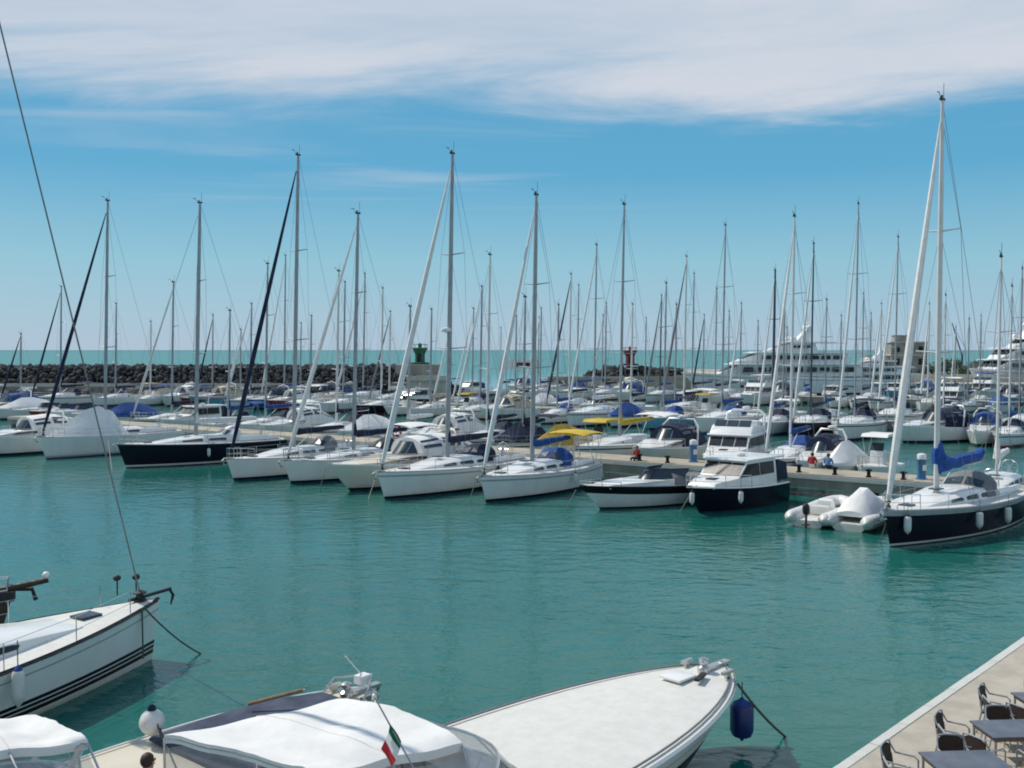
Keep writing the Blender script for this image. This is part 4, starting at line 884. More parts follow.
SAIL = [ # mast x, top y, row, hull, jib, cover, hood
 (60, 283, 'bw', 'white', 'c_navy', 'c_navy', 'c_navy'), (115, 300, 'bw', 'white', None, 'c_navy', None), (171, 277, '1b', 'white', 'jib', 'c_navy', 'c_grey'), (265, 258, '1b', 'white', None, 'c_blue', 'c_navy'),
 (284, 252, 'bw', 'offwhite', 'jib', 'c_blue', None), (336, 265, '1b', 'white', None, 'c_navy', 'c_navy'), (343, 278, '2a', 'white', None, 'c_blue', None), (363, 270, '2b', 'white', 'jib', 'c_navy', None), (381, 284, '2a', 'navy', None, 'c_navy', None), (389, 308, '2b', 'white', 'c_grey', 'c_white', None),
 (480, 282, '2a', 'white', 'jib', 'c_navy', 'c_navy'), (487, 248, '1b', 'white', None, 'c_navy', 'c_navy'), (557, 300, '2a', 'white', None, 'c_blue', 'c_blue'), (569, 270, '2b', 'white', 'c_navy', 'c_navy', None), (577, 282, '3a', 'white', None, 'c_blue', None), (594, 240, '2a', 'white', 'jib', 'c_white', None),
 (620, 197, '1b', 'white', None, 'c_yellow', None), (631, 300, '2b', 'white', None, 'c_navy', None), (660, 292, '3a', 'white', 'c_grey', 'c_blue', None), (664, 278, '2a', 'sky', None, 'c_blue', 'c_blue'), (684, 252, '2b', 'white', 'c_grey', 'c_navy', None), (692, 270, '3a', 'navy', None, 'c_navy', None), (703, 312, '3b', 'white', 'c_navy', 'c_blue', None),
 (722, 220, '2a', 'white', None, 'c_blue', 'c_blue'), (715, 285, '3a', 'white', None, 'c_navy', None), (773, 265, '2a', 'white', 'jib', 'c_blue', 'c_navy'), (791, 208, '1b', 'white', 'jib', 'c_blue', 'c_blue'), (811, 238, '2a', 'navy', 'jib', 'c_navy', 'c_navy'), (840, 312, '3a', 'white', None, 'c_navy', None),
 (855, 198, '2a', 'white', 'jib', 'c_navy', 'c_navy'), (895, 232, '2b', 'white', 'jib', 'c_navy', 'c_navy'), (968, 315, '3a', 'white', None, 'c_blue', None), (980, 312, '3b', 'white', None, 'c_navy', None), (1010, 280, '2a', 'white', None, 'c_blue', 'c_navy'), (1020, 263, '2b', 'white', None, 'c_navy', None),
 (250, 300, '2a', 'white', 'jib', 'c_navy', None), (150, 318, 'bw', 'white', None, 'c_blue', None), (20, 330, 'bw', 'navy', 'c_navy', 'c_white', None), (430, 305, '2a', 'white', None, 'c_beige', None), (515, 312, '2b', 'white', None, 'c_navy', None), (540, 305, '3a', 'white', 'jib', 'c_blue', None),
 (523, 290, '1b', 'white', None, 'c_navy', 'c_navy'), (675, 300, '2b', 'white', None, 'c_blue', None), (728, 308, '3b', 'white', None, 'c_blue', None), (783, 300, '2b', 'white', None, 'c_navy', None), (825, 295, '2b', 'white', None, 'c_blue', None), (862, 290, '3a', 'white', None, 'c_navy', None), (880, 300, '3a', 'white', 'jib', 'c_blue', None), (910, 318, '3b', 'white', None, 'c_navy', None), (944, 290, '2b', 'white', None, 'c_navy', None), (228, 305, '1b', 'white', None, 'c_blue', 'c_navy'), (310, 312, '2a', 'white', None, 'c_navy', None), (408, 300, '1b', 'white', None, 'c_white', 'c_navy'),
 (605, 300, '3a', 'white', None, 'c_navy', None), (645, 315, '3b', 'white', None, 'c_blue', None), (740, 300, '3a', 'white', 'jib', 'c_navy', None), (757, 318, '3b', 'white', None, 'c_white', None), (928, 300, '3a', 'white', 'jib', 'c_blue', None), (870, 310, '3b', 'white', None, 'c_navy', None), (450, 318, '2b', 'white', 'jib', 'c_navy', None), (500, 325, '3a', 'white', None, 'c_navy', None)]
for mx, ty, row, hull, jib, cover, hood in SAIL:
    p = rowpos(mx, row); D = p.y; mh = CAM_H + (350 - ty) / F * D; L = max(8.0, min(13.5, mh * .68)); hd = headof(row) + R(rr.uniform(-3, 3))
    h = Vector((math.cos(hd), math.sin(hd), 0)); c = p - h * (L * .06)
    ph = f"{HN[hull]} yacht, {CN[cover]} sail cover" + (f", {'white' if jib == 'jib' else 'dark'} furled jib," if jib else ',')
    o, _ = sailboat('sailing_yacht', ph, None, hd, L, L*.31, .095*L + .15, mh, center=c, hull=hull, jib=jib, cover=cover, hood=hood, detail=False, windows=1, bimini=rr.choice([None, None, cover, 'c_white', 'c_navy']), mmat='aludark' if mx in (773, 660, 811) else rr.choice(['alu', 'alu', 'aluwhite']),
        mr=.19 if mx == 773 else .125 if D < 110 else .15, jib_r=.12 if D < 110 else .15, stripe='navy' if hull == 'white' and rr.random() < .5 else None, boot=rr.choice(['navy', 'blue', 'redhull', 'black']), **({'stripe_sail': 1} if False else {}))
    placed.append((row, mx, p, o, ph))

protos = {}
def proto(kind, L):
    if (kind, L) not in protos:
        o, _ = motorboat({'cruiser': 'motor_cruiser', 'fly': 'flybridge_yacht', 'pilot': 'wheelhouse_motorboat', 'covered': 'covered_motorboat', 'open': 'open_motorboat', 'speed': 'speedboat'}[kind], 'boat', kind, L, L*.335, L*.11 + .35, detail=False, canvas='c_navy')
        protos[kind, L] = o; return o, True
    return protos[kind, L], False
KN = {'cruiser': 'motor cruiser with {} canopy', 'fly': 'flybridge yacht with {} awning', 'pilot': 'wheelhouse motorboat with {} cockpit tent', 'covered': 'motorboat under a {} cover', 'open': 'open motorboat with {} awning', 'speed': 'speedboat with {} cockpit cover'}
def put_motor(kind, L, row, px, hull, canvas, hd=None, p=None, label=None):
    p = p or rowpos(px, row); src, new = proto(kind, L)
    o = src if new else copy_tree(src)
    o.location = (p.x, p.y, 0); o.rotation_euler = (0, 0, (headof(row) + R(rr.uniform(-4, 4))) if hd is None else hd)
    if not new or hull != 'white' or canvas != 'c_navy':
        remat(o, {M['white']: M[hull] if False else M['white']})
        for c in o.children_recursive:
            if c.type != 'MESH': continue
            for i, sl_ in enumerate(c.material_slots):
                nm = c.name.split('.')[0]
                if nm == 'hull' and i in (2, 3): sl_.link = 'OBJECT'; sl_.material = M[hull]
                elif nm in ('canopy', 'bimini', 'boat_cover'): sl_.link = 'OBJECT'; sl_.material = M[canvas]
    ph = f"{HN[hull]} " + KN[kind].format(CN[canvas]); placed.append((row, px, p, o, label or ph)); o['fixed'] = 1 if label else 0
    return o
put_motor('open', 7.0, '1b', 598, 'white', 'c_yellow', label='open motorboat under a bright yellow awning behind the front pier')
put_motor('covered', 8.0, '1b', 560, 'white', 'c_ochre', label='motorboat under a long ochre yellow cover behind the front pier')
put_motor('covered', 6.5, '1b', 846, 'white', 'c_white', label='small motorboat under a peaked white cover just behind the front pier')
put_motor('covered', 8.0, '1b', 520, 'white', 'c_navy', label='motorboat under a navy cover directly left of the ochre covered one')
put_motor('open', 6.0, '1b', 878, 'white', 'c_white', label='small open boat with white awning behind the pier above the white tenders')
put_motor('cruiser', 7.5, '1b', 822, 'white', 'c_navy', label='small white cruiser with navy canopy behind the seated figures on the pier')
put_motor('cruiser', 10.0, '2a', 936, 'white', 'c_navy', label='white motor cruiser with two dark portholes moored across the open channel at right', hd=R(204))
put_motor('cruiser', 8.0, '2a', 985, 'white', 'c_blue', label='small white cruiser with blue canopy near the right edge across the channel')
put_motor('fly', 11.0, '3a', 948, 'white', 'c_white', label='white flybridge yacht beyond the channel just below the stone building')
put_motor('fly', 11.0, '3a', 757, 'white', 'c_white', label='white flybridge yacht in front of the large superyacht')
put_motor('open', 7.0, '2b', 705, 'white', 'c_ochre', label='open boat with ochre awning in front of the superyacht bow')
put_motor('open', 7.0, '2a', 466, 'white', 'c_ochre', label='open boat with ochre awning right of the tall radar dome mast')
WT = [('cruiser', 9.0, 4), ('cruiser', 10.0, 3), ('fly', 11.0, 3), ('pilot', 8.0, 2), ('covered', 8.0, 3), ('covered', 6.5, 2), ('open', 7.0, 2), ('speed', 8.0, 2)]
bag = [w for w in WT for _ in range(w[2])]
def stand(row, x0, x1, stepm, gap):
    px = x0
    while px < x1:
        p = rowpos(px, row)
        if clear(row, p, gap):
            if row in ('2b', '3a', '3b', '4a', 'bw') and rr.random() < .38:
                D = p.y; mh = rr.uniform(10.5, 15.5); L = max(8, mh * .68); hd = headof(row) + R(rr.uniform(-4, 4)); hu = rr.choice(['white', 'white', 'white', 'navy', 'offwhite']); cv_ = rr.choice(['c_navy', 'c_blue', 'c_white', 'c_navy']); jb = rr.choice([None, 'jib', 'jib', 'c_navy'])
                ph = f"{HN[hu]} yacht, {CN[cv_]} sail cover" + (f", {'white' if jb == 'jib' else 'dark'} furled jib," if jb else ',')
                o, _ = sailboat('sailing_yacht', ph, None, hd, L, L*.31, .095*L + .15, mh, center=p - Vector((math.cos(hd), math.sin(hd), 0)) * (L*.06), hull=hu, jib=jb, cover=cv_, hood=rr.choice([None, 'c_navy', 'c_blue']), detail=False, windows=1, mmat='alu', mr=.13, jib_r=.13)
                placed.append((row, px, p, o, ph)); px += 4; continue
            kind, L, _ = rr.choice(bag); hull = rr.choice(['white']*9 + ['offwhite', 'offwhite', 'navy', 'blue', 'sky', 'cream', 'green', 'redhull'])
            put_motor(kind, L, row, px, hull, rr.choice(['c_navy', 'c_navy', 'c_navy', 'c_blue', 'c_blue', 'c_blue', 'c_white', 'c_white', 'c_beige', 'c_grey']))
        px += 6
stand('1b', -10, 690, 4, 3.5); stand('1b', 760, 800, 4, 3.3); stand('2a', 110, 905, 4, 3.5); stand('2b', 300, 1030, 4, 3.6); stand('3a', 450, 1030, 4, 3.7); stand('3b', 520, 1030, 4, 3.8); stand('4a', 895, 1010, 4, 4.0); stand('bw', -10, 330, 4, 3.9)
# several boats share a look: say where in their row each one lies
ORD = 'zero first second third fourth fifth sixth seventh eighth ninth tenth eleventh twelfth thirteenth fourteenth fifteenth sixteenth seventeenth eighteenth nineteenth twentieth'.split()
for row, (s, phrase) in ROWS.items():
    items = sorted([q for q in placed if q[0] == row], key=lambda q: q[1]); n = len(items)
    for i, (_, px, p, o, ph) in enumerate(items):
        o['group'] = 'boats moored ' + phrase
        if o.get('fixed'): o['label'] = ph
        elif sum(1 for q in placed if q[4] == ph and q[0] == row) == 1: o['label'] = f"{ph} {phrase}"
        else: 
            same = [q for q in items if q[4] == ph]; k_ = [q[3] for q in same].index(o) + 1; m_ = len(same)
            w = 'left one' if (m_ == 2 and k_ == 1) else 'right one' if m_ == 2 else f"{ORD[k_]} such from left"
            o['label'] = f"{ph} {phrase}, {w}".replace('motorboat under a', 'boat under')
        if 'fixed' in o: del o['fixed']

bn = empty('banner_board', 'blue and white banner board on two poles in front of the harbour mouth', 'banner', col(522, 140, 1.1))
k = MB(); k.box((0, 0, 4.9), (4.3, .08, 1.25)); k.build('panel', M['flagw'], bn, False); k = MB(); k.box((.15, -.06, 4.85), (1.9, .05, .6)); k.box((1.6, -.06, 5.1), (.5, .05, .25)); k.build('printed_field', M['c_navy'], bn, False)
k = MB(); k.tube([(-2.2, .06, 0), (-2.2, .06, 5.8)], .06, 6); k.tube([(2.2, .06, 0), (2.2, .06, 5.8)], .06, 6); k.build('pole', M['alu'], bn)

# ------------------------------------------------------------------ people
def person(label, p, yaw, pose, shirt, trousers, hair='hair', name='person'):
    root = empty(name, label, 'person', p, yaw)
    if pose == 'stand':
        J = dict(pel=(0,0,.94), sp=(0,0,1.12), ch=(.01,0,1.34), nk=(.01,0,1.47), hd=(.03,0,1.58), tp=(.02,0,1.70), sl=(0,.18,1.40), el=(-.02,.25,1.13), wl=(.06,.24,.90), hl=(.09,.23,.80), sr=(0,-.18,1.40), er=(-.02,-.25,1.13), wr=(.06,-.24,.90), hr=(.09,-.23,.80),
                 pl=(0,.09,.92), kl=(.03,.10,.50), al=(0,.11,.09), tl=(.16,.12,.03), pr=(0,-.09,.92), kr=(.03,-.10,.50), ar=(0,-.11,.09), tr=(.16,-.12,.03))
    else:
        J = dict(pel=(0,0,.12), sp=(-.02,0,.30), ch=(.02,0,.50), nk=(.05,0,.63), hd=(.08,0,.74), tp=(.07,0,.86), sl=(.03,.18,.56), el=(.10,.25,.32), wl=(.32,.18,.28), hl=(.41,.14,.28), sr=(.03,-.18,.56), er=(.10,-.25,.32), wr=(.32,-.18,.28), hr=(.41,-.14,.28),
                 pl=(.03,.10,.10), kl=(.44,.13,.14), al=(.46,.13,-.30), tl=(.61,.14,-.36), pr=(.03,-.10,.10), kr=(.44,-.13,.14), ar=(.46,-.13,-.30), tr=(.61,-.14,-.36))
    E = 'pel-sp sp-ch ch-nk nk-hd hd-tp ch-sl sl-el el-wl wl-hl ch-sr sr-er er-wr wr-hr pel-pl pl-kl kl-al al-tl pel-pr pr-kr kr-ar ar-tr'.split()
    rad = dict(pel=.135, sp=.125, ch=.145, nk=.06, hd=.095, tp=.07, s=.07, e=.048, w=.034, h=.04, p=.10, k=.065, a=.045, t=.04)
    names = list(J); me = bpy.data.meshes.new('body'); me.from_pydata([J[n] for n in names], [tuple(names.index(a) for a in e_.split('-')) for e_ in E], [])
    o = bpy.data.objects.new('body', me); COL.objects.link(o); o.parent = root
    sk = o.modifiers.new('skin', 'SKIN'); sv = me.skin_vertices[0].data
    for i, n in enumerate(names):
        r_ = rad[n] if n in rad else rad[n[0]]; sv[i].radius = (r_, r_); sv[i].use_root = n == 'pel'
    sb = o.modifiers.new('sub', 'SUBSURF'); sb.levels = 2; sb.render_levels = 2
    dg = bpy.context.evaluated_depsgraph_get(); m2 = bpy.data.meshes.new_from_object(o.evaluated_get(dg)); o.modifiers.clear(); o.data = m2
    m2.materials.clear(); zc_, zw = (1.46, .98) if pose == 'stand' else (.62, .20)
    for m_ in (M['skin'], shirt, trousers): m2.materials.append(m_)
    for f in m2.polygons:
        c = f.center; f.use_smooth = True
        arm = abs(c.y) > .215 and (c.z < 1.16 if pose == 'stand' else (c.x > .12 and c.z < .36 and c.z > .2 and abs(c.y) > .1))
        legs = c.z < zw if pose == 'stand' else (c.z < zw and c.x < .6)
        if pose != 'stand' and c.x > .14 and c.z > .19: arm = True
        f.material_index = 0 if (c.z > zc_ or arm) else (2 if legs else 1)
    H_ = Vector(J['hd']); k = MB(); k.ball(H_ + Vector((-.025, 0, .035)), (.104, .098, .112), 12, 9); ho = k.build('hair', M[hair], root)
    for v in ho.data.vertices:
        if v.co.x > H_.x + .04 and v.co.z < H_.z + .06: v.co.x = H_.x + .04
    k = MB()
    for sgn in (-1, 1): k.ball(H_ + Vector((.088, sgn*.034, .03)), .012, 6, 5)
    k.box(H_ + Vector((.093, 0, -.045)), (.012, .045, .01)); k.build('face', M['hair'], root)
    k = MB(); k.tube([H_ + Vector((.085, 0, .02)), H_ + Vector((.115, 0, -.012))], [.008, .016], 5)
    for sgn in (-1, 1): k.ball(H_ + Vector((.0, sgn*.098, .0)), (.02, .012, .03), 6, 5)
    k.build('nose_and_ears', M['skin'], root)
    return root
p = rowpt(638, .9); person('person in a red top sitting on the pier behind the speedboat', (p.x, p.y, 1.28), R(220), 'sit', M['c_red'], M['c_navy'])
p = rowpt(829, 2.9); person('person in light blue sitting on the far edge of the pier', (p.x, p.y, 1.28), R(55), 'sit', M['c_lblue'], M['c_navy'])
p = rowpt(813, 2.9); person('person in red on the far pier edge, left of the light blue figure', (p.x, p.y, 1.28), R(60), 'sit', M['c_red'], M['flagw'])

# ------------------------------------------------------------------ foreground boats
# sailing yacht at the left: bow towards the right, stripes along its waterline
NBH = R(58); nb_bow = at(152, 659)
NB, H = sailboat('sailing_yacht', 'large white sailing yacht with three dark waterline stripes, its bow at the lower left', nb_bow, NBH, 13.5, 4.1, 1.40, 20.5, hull='white', jib=None, cover='c_white', hood=None, windows=3, rakeh=.02,
    bands=[(-.55, 0), (-.12, 0), (.10, 2), (.17, 2), (.27, 1), (.30, 2), (.38, 1), (.41, 2), (.50, 1), (.9, 2), (('s', -.26), 2), (('s', -.22), 3), (('s', 0), 2), (('s', .055), 4)], extra_mats=[M['anti'], M['black'], M['white'], M['grey'], M['rubber']])
for c_ in list(NB.children):
    if c_.name.split('.')[0] in ('anchor', 'pulpit', 'rigging'): bpy.data.objects.remove(c_)
hb = Vector((math.cos(NBH), math.sin(NBH), 0)); lb_ = Vector((-hb.y, hb.x, 0)); cb_ = Vector(NB.location)
k = MB()
for sgn in (-1, 1):
    pts = [(H.X(t, H.zs(t)), sgn * (H.b(t) + .012), H.zs(t) - .01) for t in (.3, .45, .6, .7, .8, .88, .94, .99)]; k.tube(pts, .02, 5)
k.build('toe_rail', M['rubber'], NB)
k = MB(); bx = H.X(1, H.zs(1)); zz = H.zs(1)
k.tube([(bx - .9, .05, zz + .14), (bx + .35, .0, zz + .20)], .045, 6); k.tube([(bx + .3, 0, zz + .2), (bx + .42, 0, zz + .02), (bx + .34, 0, zz - .22)], [.035, .045, .02], 6); k.build('anchor_shank', M['rubber'], NB)
k = MB(); k.lathe((bx - .62, 0, zz + .06), [(.05, 0), (.17, .03), (.17, .06), (.09, .08), (.09, .2), (.17, .22), (.17, .25), (.05, .3)], 10); k.build('furling_drum', M['rubber'], NB)
qv = at(0, 25, 15.15) - cb_; ql = Vector((qv.dot(hb), qv.dot(lb_), 15.15)); qa_ = Vector((bx - .62, 0, zz + .3)); k = MB(); k.tube([qa_, qa_.lerp(ql, 1.22)], .02, 6); k.build('forestay', M['wire'], NB)
for px_, py_ in ((117, 578), (136, 577)):
    k = MB(); k.ball((0, 0, 0), (.11, .09, .08), 8, 6); k.tube([(0, 0, 0), (0, 0, -.45)], .02, 5)
    q = at(px_, py_, 2.1); o = k.build('bow_light', M['rubber'], NB); o.matrix_parent_inverse = Matrix(); o.location = (Matrix.Rotation(-NBH, 3, 'Z') @ (q - cb_))
k = MB(); k.prism([(-1.2, 1.95), (-1.25, 2.6), (-.5, 2.66), (.1, 2.05), (.1, 1.9)], lambda x, z: .95 - (z - 2) * .2); rf = k.build('life_raft_case', M['white'], NB, bevel=.06)
k = MB(); 
for sgn in (-1, 1): k.box((-.75, sgn * .86, 2.33), (.8, .06, .14))
k.build('blue_band', M['c_blue'], rf, False)
def nbp(t, dz=0, out=.03): v = cb_ + hb * H.X(t, H.zs(t)) - lb_ * (H.b(t) + out); return Vector((v.x, v.y, H.zs(t) + dz))
tf = min([i / 200 for i in range(20, 199)], key=lambda t: abs(proj(nbp(t, 0, .16))[0] - 17))
fender(nbp(tf, .10, .16), 'white fender with blue ends hanging on the striped yacht at lower left', top=M['c_blue'], h=.8, r=.13, hang=.55)
line('mooring_line', [nbp(.935, .08), at(203, 655, -.05)], 'dark mooring line from the striped yacht bow slanting into the water', r=.024, sag=.12)
line('mooring_line', [nbp(.93, .08), nbp(.93, -1.2, .05)], 'dark rope end hanging down the bow of the striped yacht', r=.022)
# wooden boat just beyond, only its bow in view
wb = at(20, 612, 0); WH = R(20); wc = at(40, 590, 1.7)
hw_ = Vector((math.cos(WH), math.sin(WH), 0)); HB = Hull(9, 3, 1.35)
wr = empty('wooden_boat', 'dark wooden boat whose bowsprit shows at the left edge beyond the striped yacht', 'boat', Vector((wc.x, wc.y, 0)) - hw_ * 5.2, WH)
HB.mesh(BANDS).build('hull', [M['anti'], M['white'], M['dwood'], M['dwood'], M['dwood']], wr); HB.deckmesh().build('deck', M['dwood'], wr)
k = MB(); k.tube([(3.2, 0, 1.6), (5.4, 0, 1.95)], [.12, .07], 8); k.build('bowsprit', M['dwood'], wr)
pulpit(HB, wr, .84, .6, .022, 'bow_rail'); k = MB(); k.tube([(4.4, .2, 1.75), (5.0, .12, 1.72), (5.1, .0, 1.45)], .06, 6); k.box((4.3, 0, 1.62), (.6, .4, .25)); k.build('anchor', M['rubber'], wr)
k = MB(); k.ball((5.35, 0, 2.08), .1, 8, 6); k.build('bow_lamp', M['white'], wr); k = MB(); k.prism([(-3, 1.3), (-2.9, 1.95), (.6, 1.95), (1.2, 1.3)], lambda x, z: .9); k.build('cabin', M['dwood'], wr, bevel=.04)

def canopy_boat(name, label, tip, head, L, B, fb, can, wsx, hullm, lowm, fdk, pad=False, crown=.09, bulge=.10):
    """open cruiser: long flat foredeck, windscreen at x = wsx, canvas canopy with corners can (bow frame: along, port, z)"""
    H = Hull(L, B, fb, True, True); h = Vector((math.cos(head), math.sin(head), 0)); c = Vector((tip[0], tip[1], 0)) - h * (L / 2)
    root = empty(name, label, 'motorboat', c, head)
    H.mesh([(-.5, 0), (-.12, 0), (.06, 0), (.16, 1), (.5, 1), (('s', -.46), 1), (('s', -.24), 2), (('s', -.2), 3), (('s', -.15), 2), (('s', 0), 2), (('s', .05), 4)], 30).build('hull', [M['anti'], M[lowm], M[hullm], M['grey'], M['white']], root)
    tw = H.t_of(wsx - .5)
    H.deckmesh(26, tw, .998, .05).build('foredeck', M[fdk], root)
    # side decks and cockpit
    k = MB()
    for sgn in (-1, 1):
        rows = []
        for i in range(10):
            t = .01 + (tw + .01 - .01) * i / 9; z = H.zs(t); b_ = H.b(t) - .03; rows.append([Vector((H.X(t, z), sgn*b_, z + .03)), Vector((H.X(t, z), sgn*(b_ - .30), z + .045)), Vector((H.X(t, z), sgn*(b_ - .33), .42))])
        k.loft(rows, 0, False)
    k.build('side_deck', M['white'], root)
    k = MB(); k.box((-L*.25 + wsx*.5 - .2, 0, .40), (L*.5 + wsx - .5, B*.8, .06)); k.box((wsx - .55, 0, (H.zs(tw) + .4)/2 + .05), (.08, B*.82, H.zs(tw) - .4)); k.box((-L/2 + .32, 0, (H.zs(0) + .4)/2), (.5, B*.84, H.zs(0) - .35)); k.build('cockpit_liner', M['offwhite'], root, False)
    k = MB(); k.box((-L/2 + 1.0, 0, .75), (.7, B*.6, .5)); k.box((-L/2 + .72, 0, 1.15), (.18, B*.6, .5)); k.box((wsx - 1.9, -B*.2, .8), (.55, .6, .6)); k.box((wsx - 2.15, -B*.2, 1.3), (.14, .6, .6)); k.box((wsx - 1.9, B*.2, .8), (.55, .6, .6)); k.box((wsx - 2.15, B*.2, 1.3), (.14, .6, .6)); k.build('seat', M['c_grey'], root, bevel=.06)
    k = MB(); k.prism([(wsx - .95, .45), (wsx - .95, 1.35), (wsx - .5, 1.6), (wsx - .35, .45)], lambda x, z: B*.36); k.build('dashboard', M['c_grey'], root, bevel=.05)
    # canopy
    lp = Vector((-h.y, h.x, 0)); A_, Bp, Cs, Ds = [Vector(((p - c).dot(h), (p - c).dot(lp), p.z)) for p in can]     # aft port, fore port, fore starboard, aft starboard
    N = 16; rows = []; r0 = random.Random(4)
    for i in range(N + 1):
        u = i / N; row = []
        for j in range(N + 1):
            v = j / N; p = (A_*(1-u) + Bp*u)*(1-v) + (Ds*(1-u) + Cs*u)*v
            bow_ = crown * math.sin(math.pi*v)**.9 * min(1, .12 + u*1.5) - .05*math.sin(math.pi*2*u)**2 - .03 * abs(math.sin(3*math.pi*u)) * math.sin(math.pi*v)
            bow_ += r0.uniform(-.012, .012) * (0 < j < N) - .035 * abs(math.sin(math.pi * u * 2)) * math.sin(math.pi * v) ** .5 + .012 * math.sin(9 * u + 14 * v)
            row.append(p + Vector((bulge*math.sin(math.pi*v)*u*u, 0, bow_ - (.03 if j in (0, N) else 0))))
        rows.append(row)
    k = MB(); k.loft(rows, 0, False); k.loft([[p - Vector((0, 0, .025)) for p in r] for r in rows], 0, False)
    for j in (0, N): k.loft([[r[j], r[j] - Vector((0, 0, .13))] for r in rows], 0, False)
    k.loft([[p, p - Vector((0, 0, .12))] for p in rows[0]], 0, False)
    cn = k.build('canopy', M['c_white'], root, ang=60)
    k = MB()
    k.tube([p + Vector((0, 0, .003)) for p in rows[8]], .008, 4); k.build('seam', M['offwhite'], cn)
    fr = MB()
    for u in (0.02, .5, .98):
        i = min(N, round(u * N)); fr.tube([Vector((rows[i][0].x, math.copysign(B*.42, 1), 1.2))] + [p - Vector((0, 0, .05)) for p in rows[i]] + [Vector((rows[i][N].x, -B*.42, 1.2))], .018, 5)
    fr.build('canopy_frame', M['steel'], cn)
    # windscreen and clear vinyl up to the canopy
    n = 14; lo = []; md = []
    for i in range(n + 1):
        a = -1 + 2*i/n; x = wsx - .95 * abs(a)**2.6 * 1.4; lo.append(Vector((x, -a*B*.425, H.deck(H.t_of(x)) + .03))); md.append(Vector((x - .5, -a*B*.40, H.deck(H.t_of(x)) + .55)))
    hi = []
    for i in range(n + 1):
        v = i / n; f = v * N; j = min(N - 1, int(f)); f -= j; hi.append(rows[N][j].lerp(rows[N][j+1], f) - Vector((0, 0, .04)))
    k = MB(); k.loft([lo, md], 0, False); k.build('windscreen', M['glassclear'], root)
    k = MB(); k.loft([md, hi], 0, False); k.build('vinyl_window', M['vinyl'], root)
    k = MB()
    for sgn, j in ((1, 0), (-1, N)):
        k.loft([[r[j] - Vector((0, 0, .2)), Vector((r[j].x, sgn*B*.42, H.deck(.2) + .02))] for r in rows], 0, False)
    k.build('side_curtain', M['vinyl'], root)
    k = MB(); k.tube(md, .025, 5); k.tube(lo, .03, 5)
    for i in (0, 3, 7, 11, 14): k.tube([lo[i], md[i]], .02, 5)
    for i in (0, 7, 14): k.tube([md[i], hi[i]], .012, 4)
    k.build('windscreen_frame', M['steel'], root)
    k = MB()
    for sgn in (-1, 1):
        k.tube([(H.X(t, H.zs(t)), sgn*max(.02, H.b(t) - .16), H.zs(t) + .085) for t in [tw + (.995 - tw)*(1 - (1 - i/16)**1.6) for i in range(17)]], .022, 5)
    k.build('toe_rail', M['white'] if pad else M['wire'], root)
    # bow fittings
    k = MB(); x = L/2 - .5; z = H.deck(.95)
    for q in ((-.1, .5), (-.1, -.5)): k.box((x + q[0], q[1], z + .09), (.34, .07, .06)); k.box((x + q[0], q[1], z + .03), (.12, .07, .1))
    k.lathe((x - .2, 0, z), [(.13, 0), (.13, .1), (.07, .14), (.11, .22), (.11, .26), (.03, .3)], 10); k.box((x + .25, 0, z + .05), (.75, .16, .06)); k.tube([(x + .35, 0, z + .08), (x + .62, 0, z), (x + .5, 0, z - .25)], [.04, .05, .03], 6); k.build('bow_fitting', M['steel'], root)
    if pad: return root, H, h, c
    k = MB(); k.box((L/2 - 1.35, .15, z + .02), (.55, .5, .05)); k.build('hatch', M['white'], root, bevel=.015); k = MB(); k.box((L/2 - 1.15, -.25, z + .06), (.45, .1, .06), 0, R(18)); k.build('hatch_grip', M['rubber'], root)
    return root, H, h, c
M['glassclear'] = mat('clear windscreen', (0.25, 0.33, 0.36), 0.06, var=0.1, alpha=.55)
C_TIP = at(724, 669, 1.42); C_HD = math.atan2(.682, .731)
CB, CH, ch, cc = canopy_boat('canopy_motorboat', 'big white motorboat with long flat foredeck and white canopy in the lower centre', C_TIP, C_HD, 12.5, 4.0, 1.34, [at(164, 733, 2.55), at(338, 697, 2.4), at(462, 740, 2.3), at(312, 770, 2.45)], -.05, 'white', 'navy', 'deck')
B_TIP = at(374, 692, 1.30); B_HD = math.atan2(.766, .643)
NB2, BH, bh, bc = canopy_boat('canopy_motorboat', 'white motorboat with pale canopy and blue foredeck pad at the bottom left corner', B_TIP, B_HD, 10.5, 3.6, 1.22, [at(-75, 718, 2.45), at(32, 713, 2.35), at(88, 738, 2.3), at(-75, 756, 2.4)], -.25, 'white', 'white', 'cream', True, .03, .0)
k = MB(); rows = [[Vector((x, y, BH.deck(BH.t_of(x)) + (.01 if j in (0, 5) else .07))) for j, y in enumerate((w, w*.96, w*.4, -w*.4, -w*.96, -w))] for x, w in ((1.2, 1.3), (1.25, 1.34), (2.8, 1.2), (3.7, .92), (4.3, .5), (4.35, .45))]
k.loft(rows); k.build('sun_pad', M['c_slate'], NB2, bevel=0)
m = MB(); m.ball((0, 0, 0), (.215, .215, .225), 14, 10); q = at(152, 722, 1.60); o = m.build('ball_fender', M['fender']); o.location = q; tag(o, 'round white ball fender on the rail beside the blue foredeck pad', 'fender')
k = MB(); k.lathe((0, 0, .2), [(.08, 0), (.07, .06), (.03, .1)], 8); k.build('neck', M['c_navy'], o); k = MB(); k.tube([(0, 0, .3), (.1, -.1, .1), (.25, -.25, -.2)], .015, 5); k.build('lanyard', M['rope'], o)
line('rope', [at(160, 728, 1.55), at(166, 745, 1.30), at(176, 768, 1.30), at(184, 790, 1.30)], 'thin dark rope lying across the cream foredeck below the ball fender', 'rope', .014)
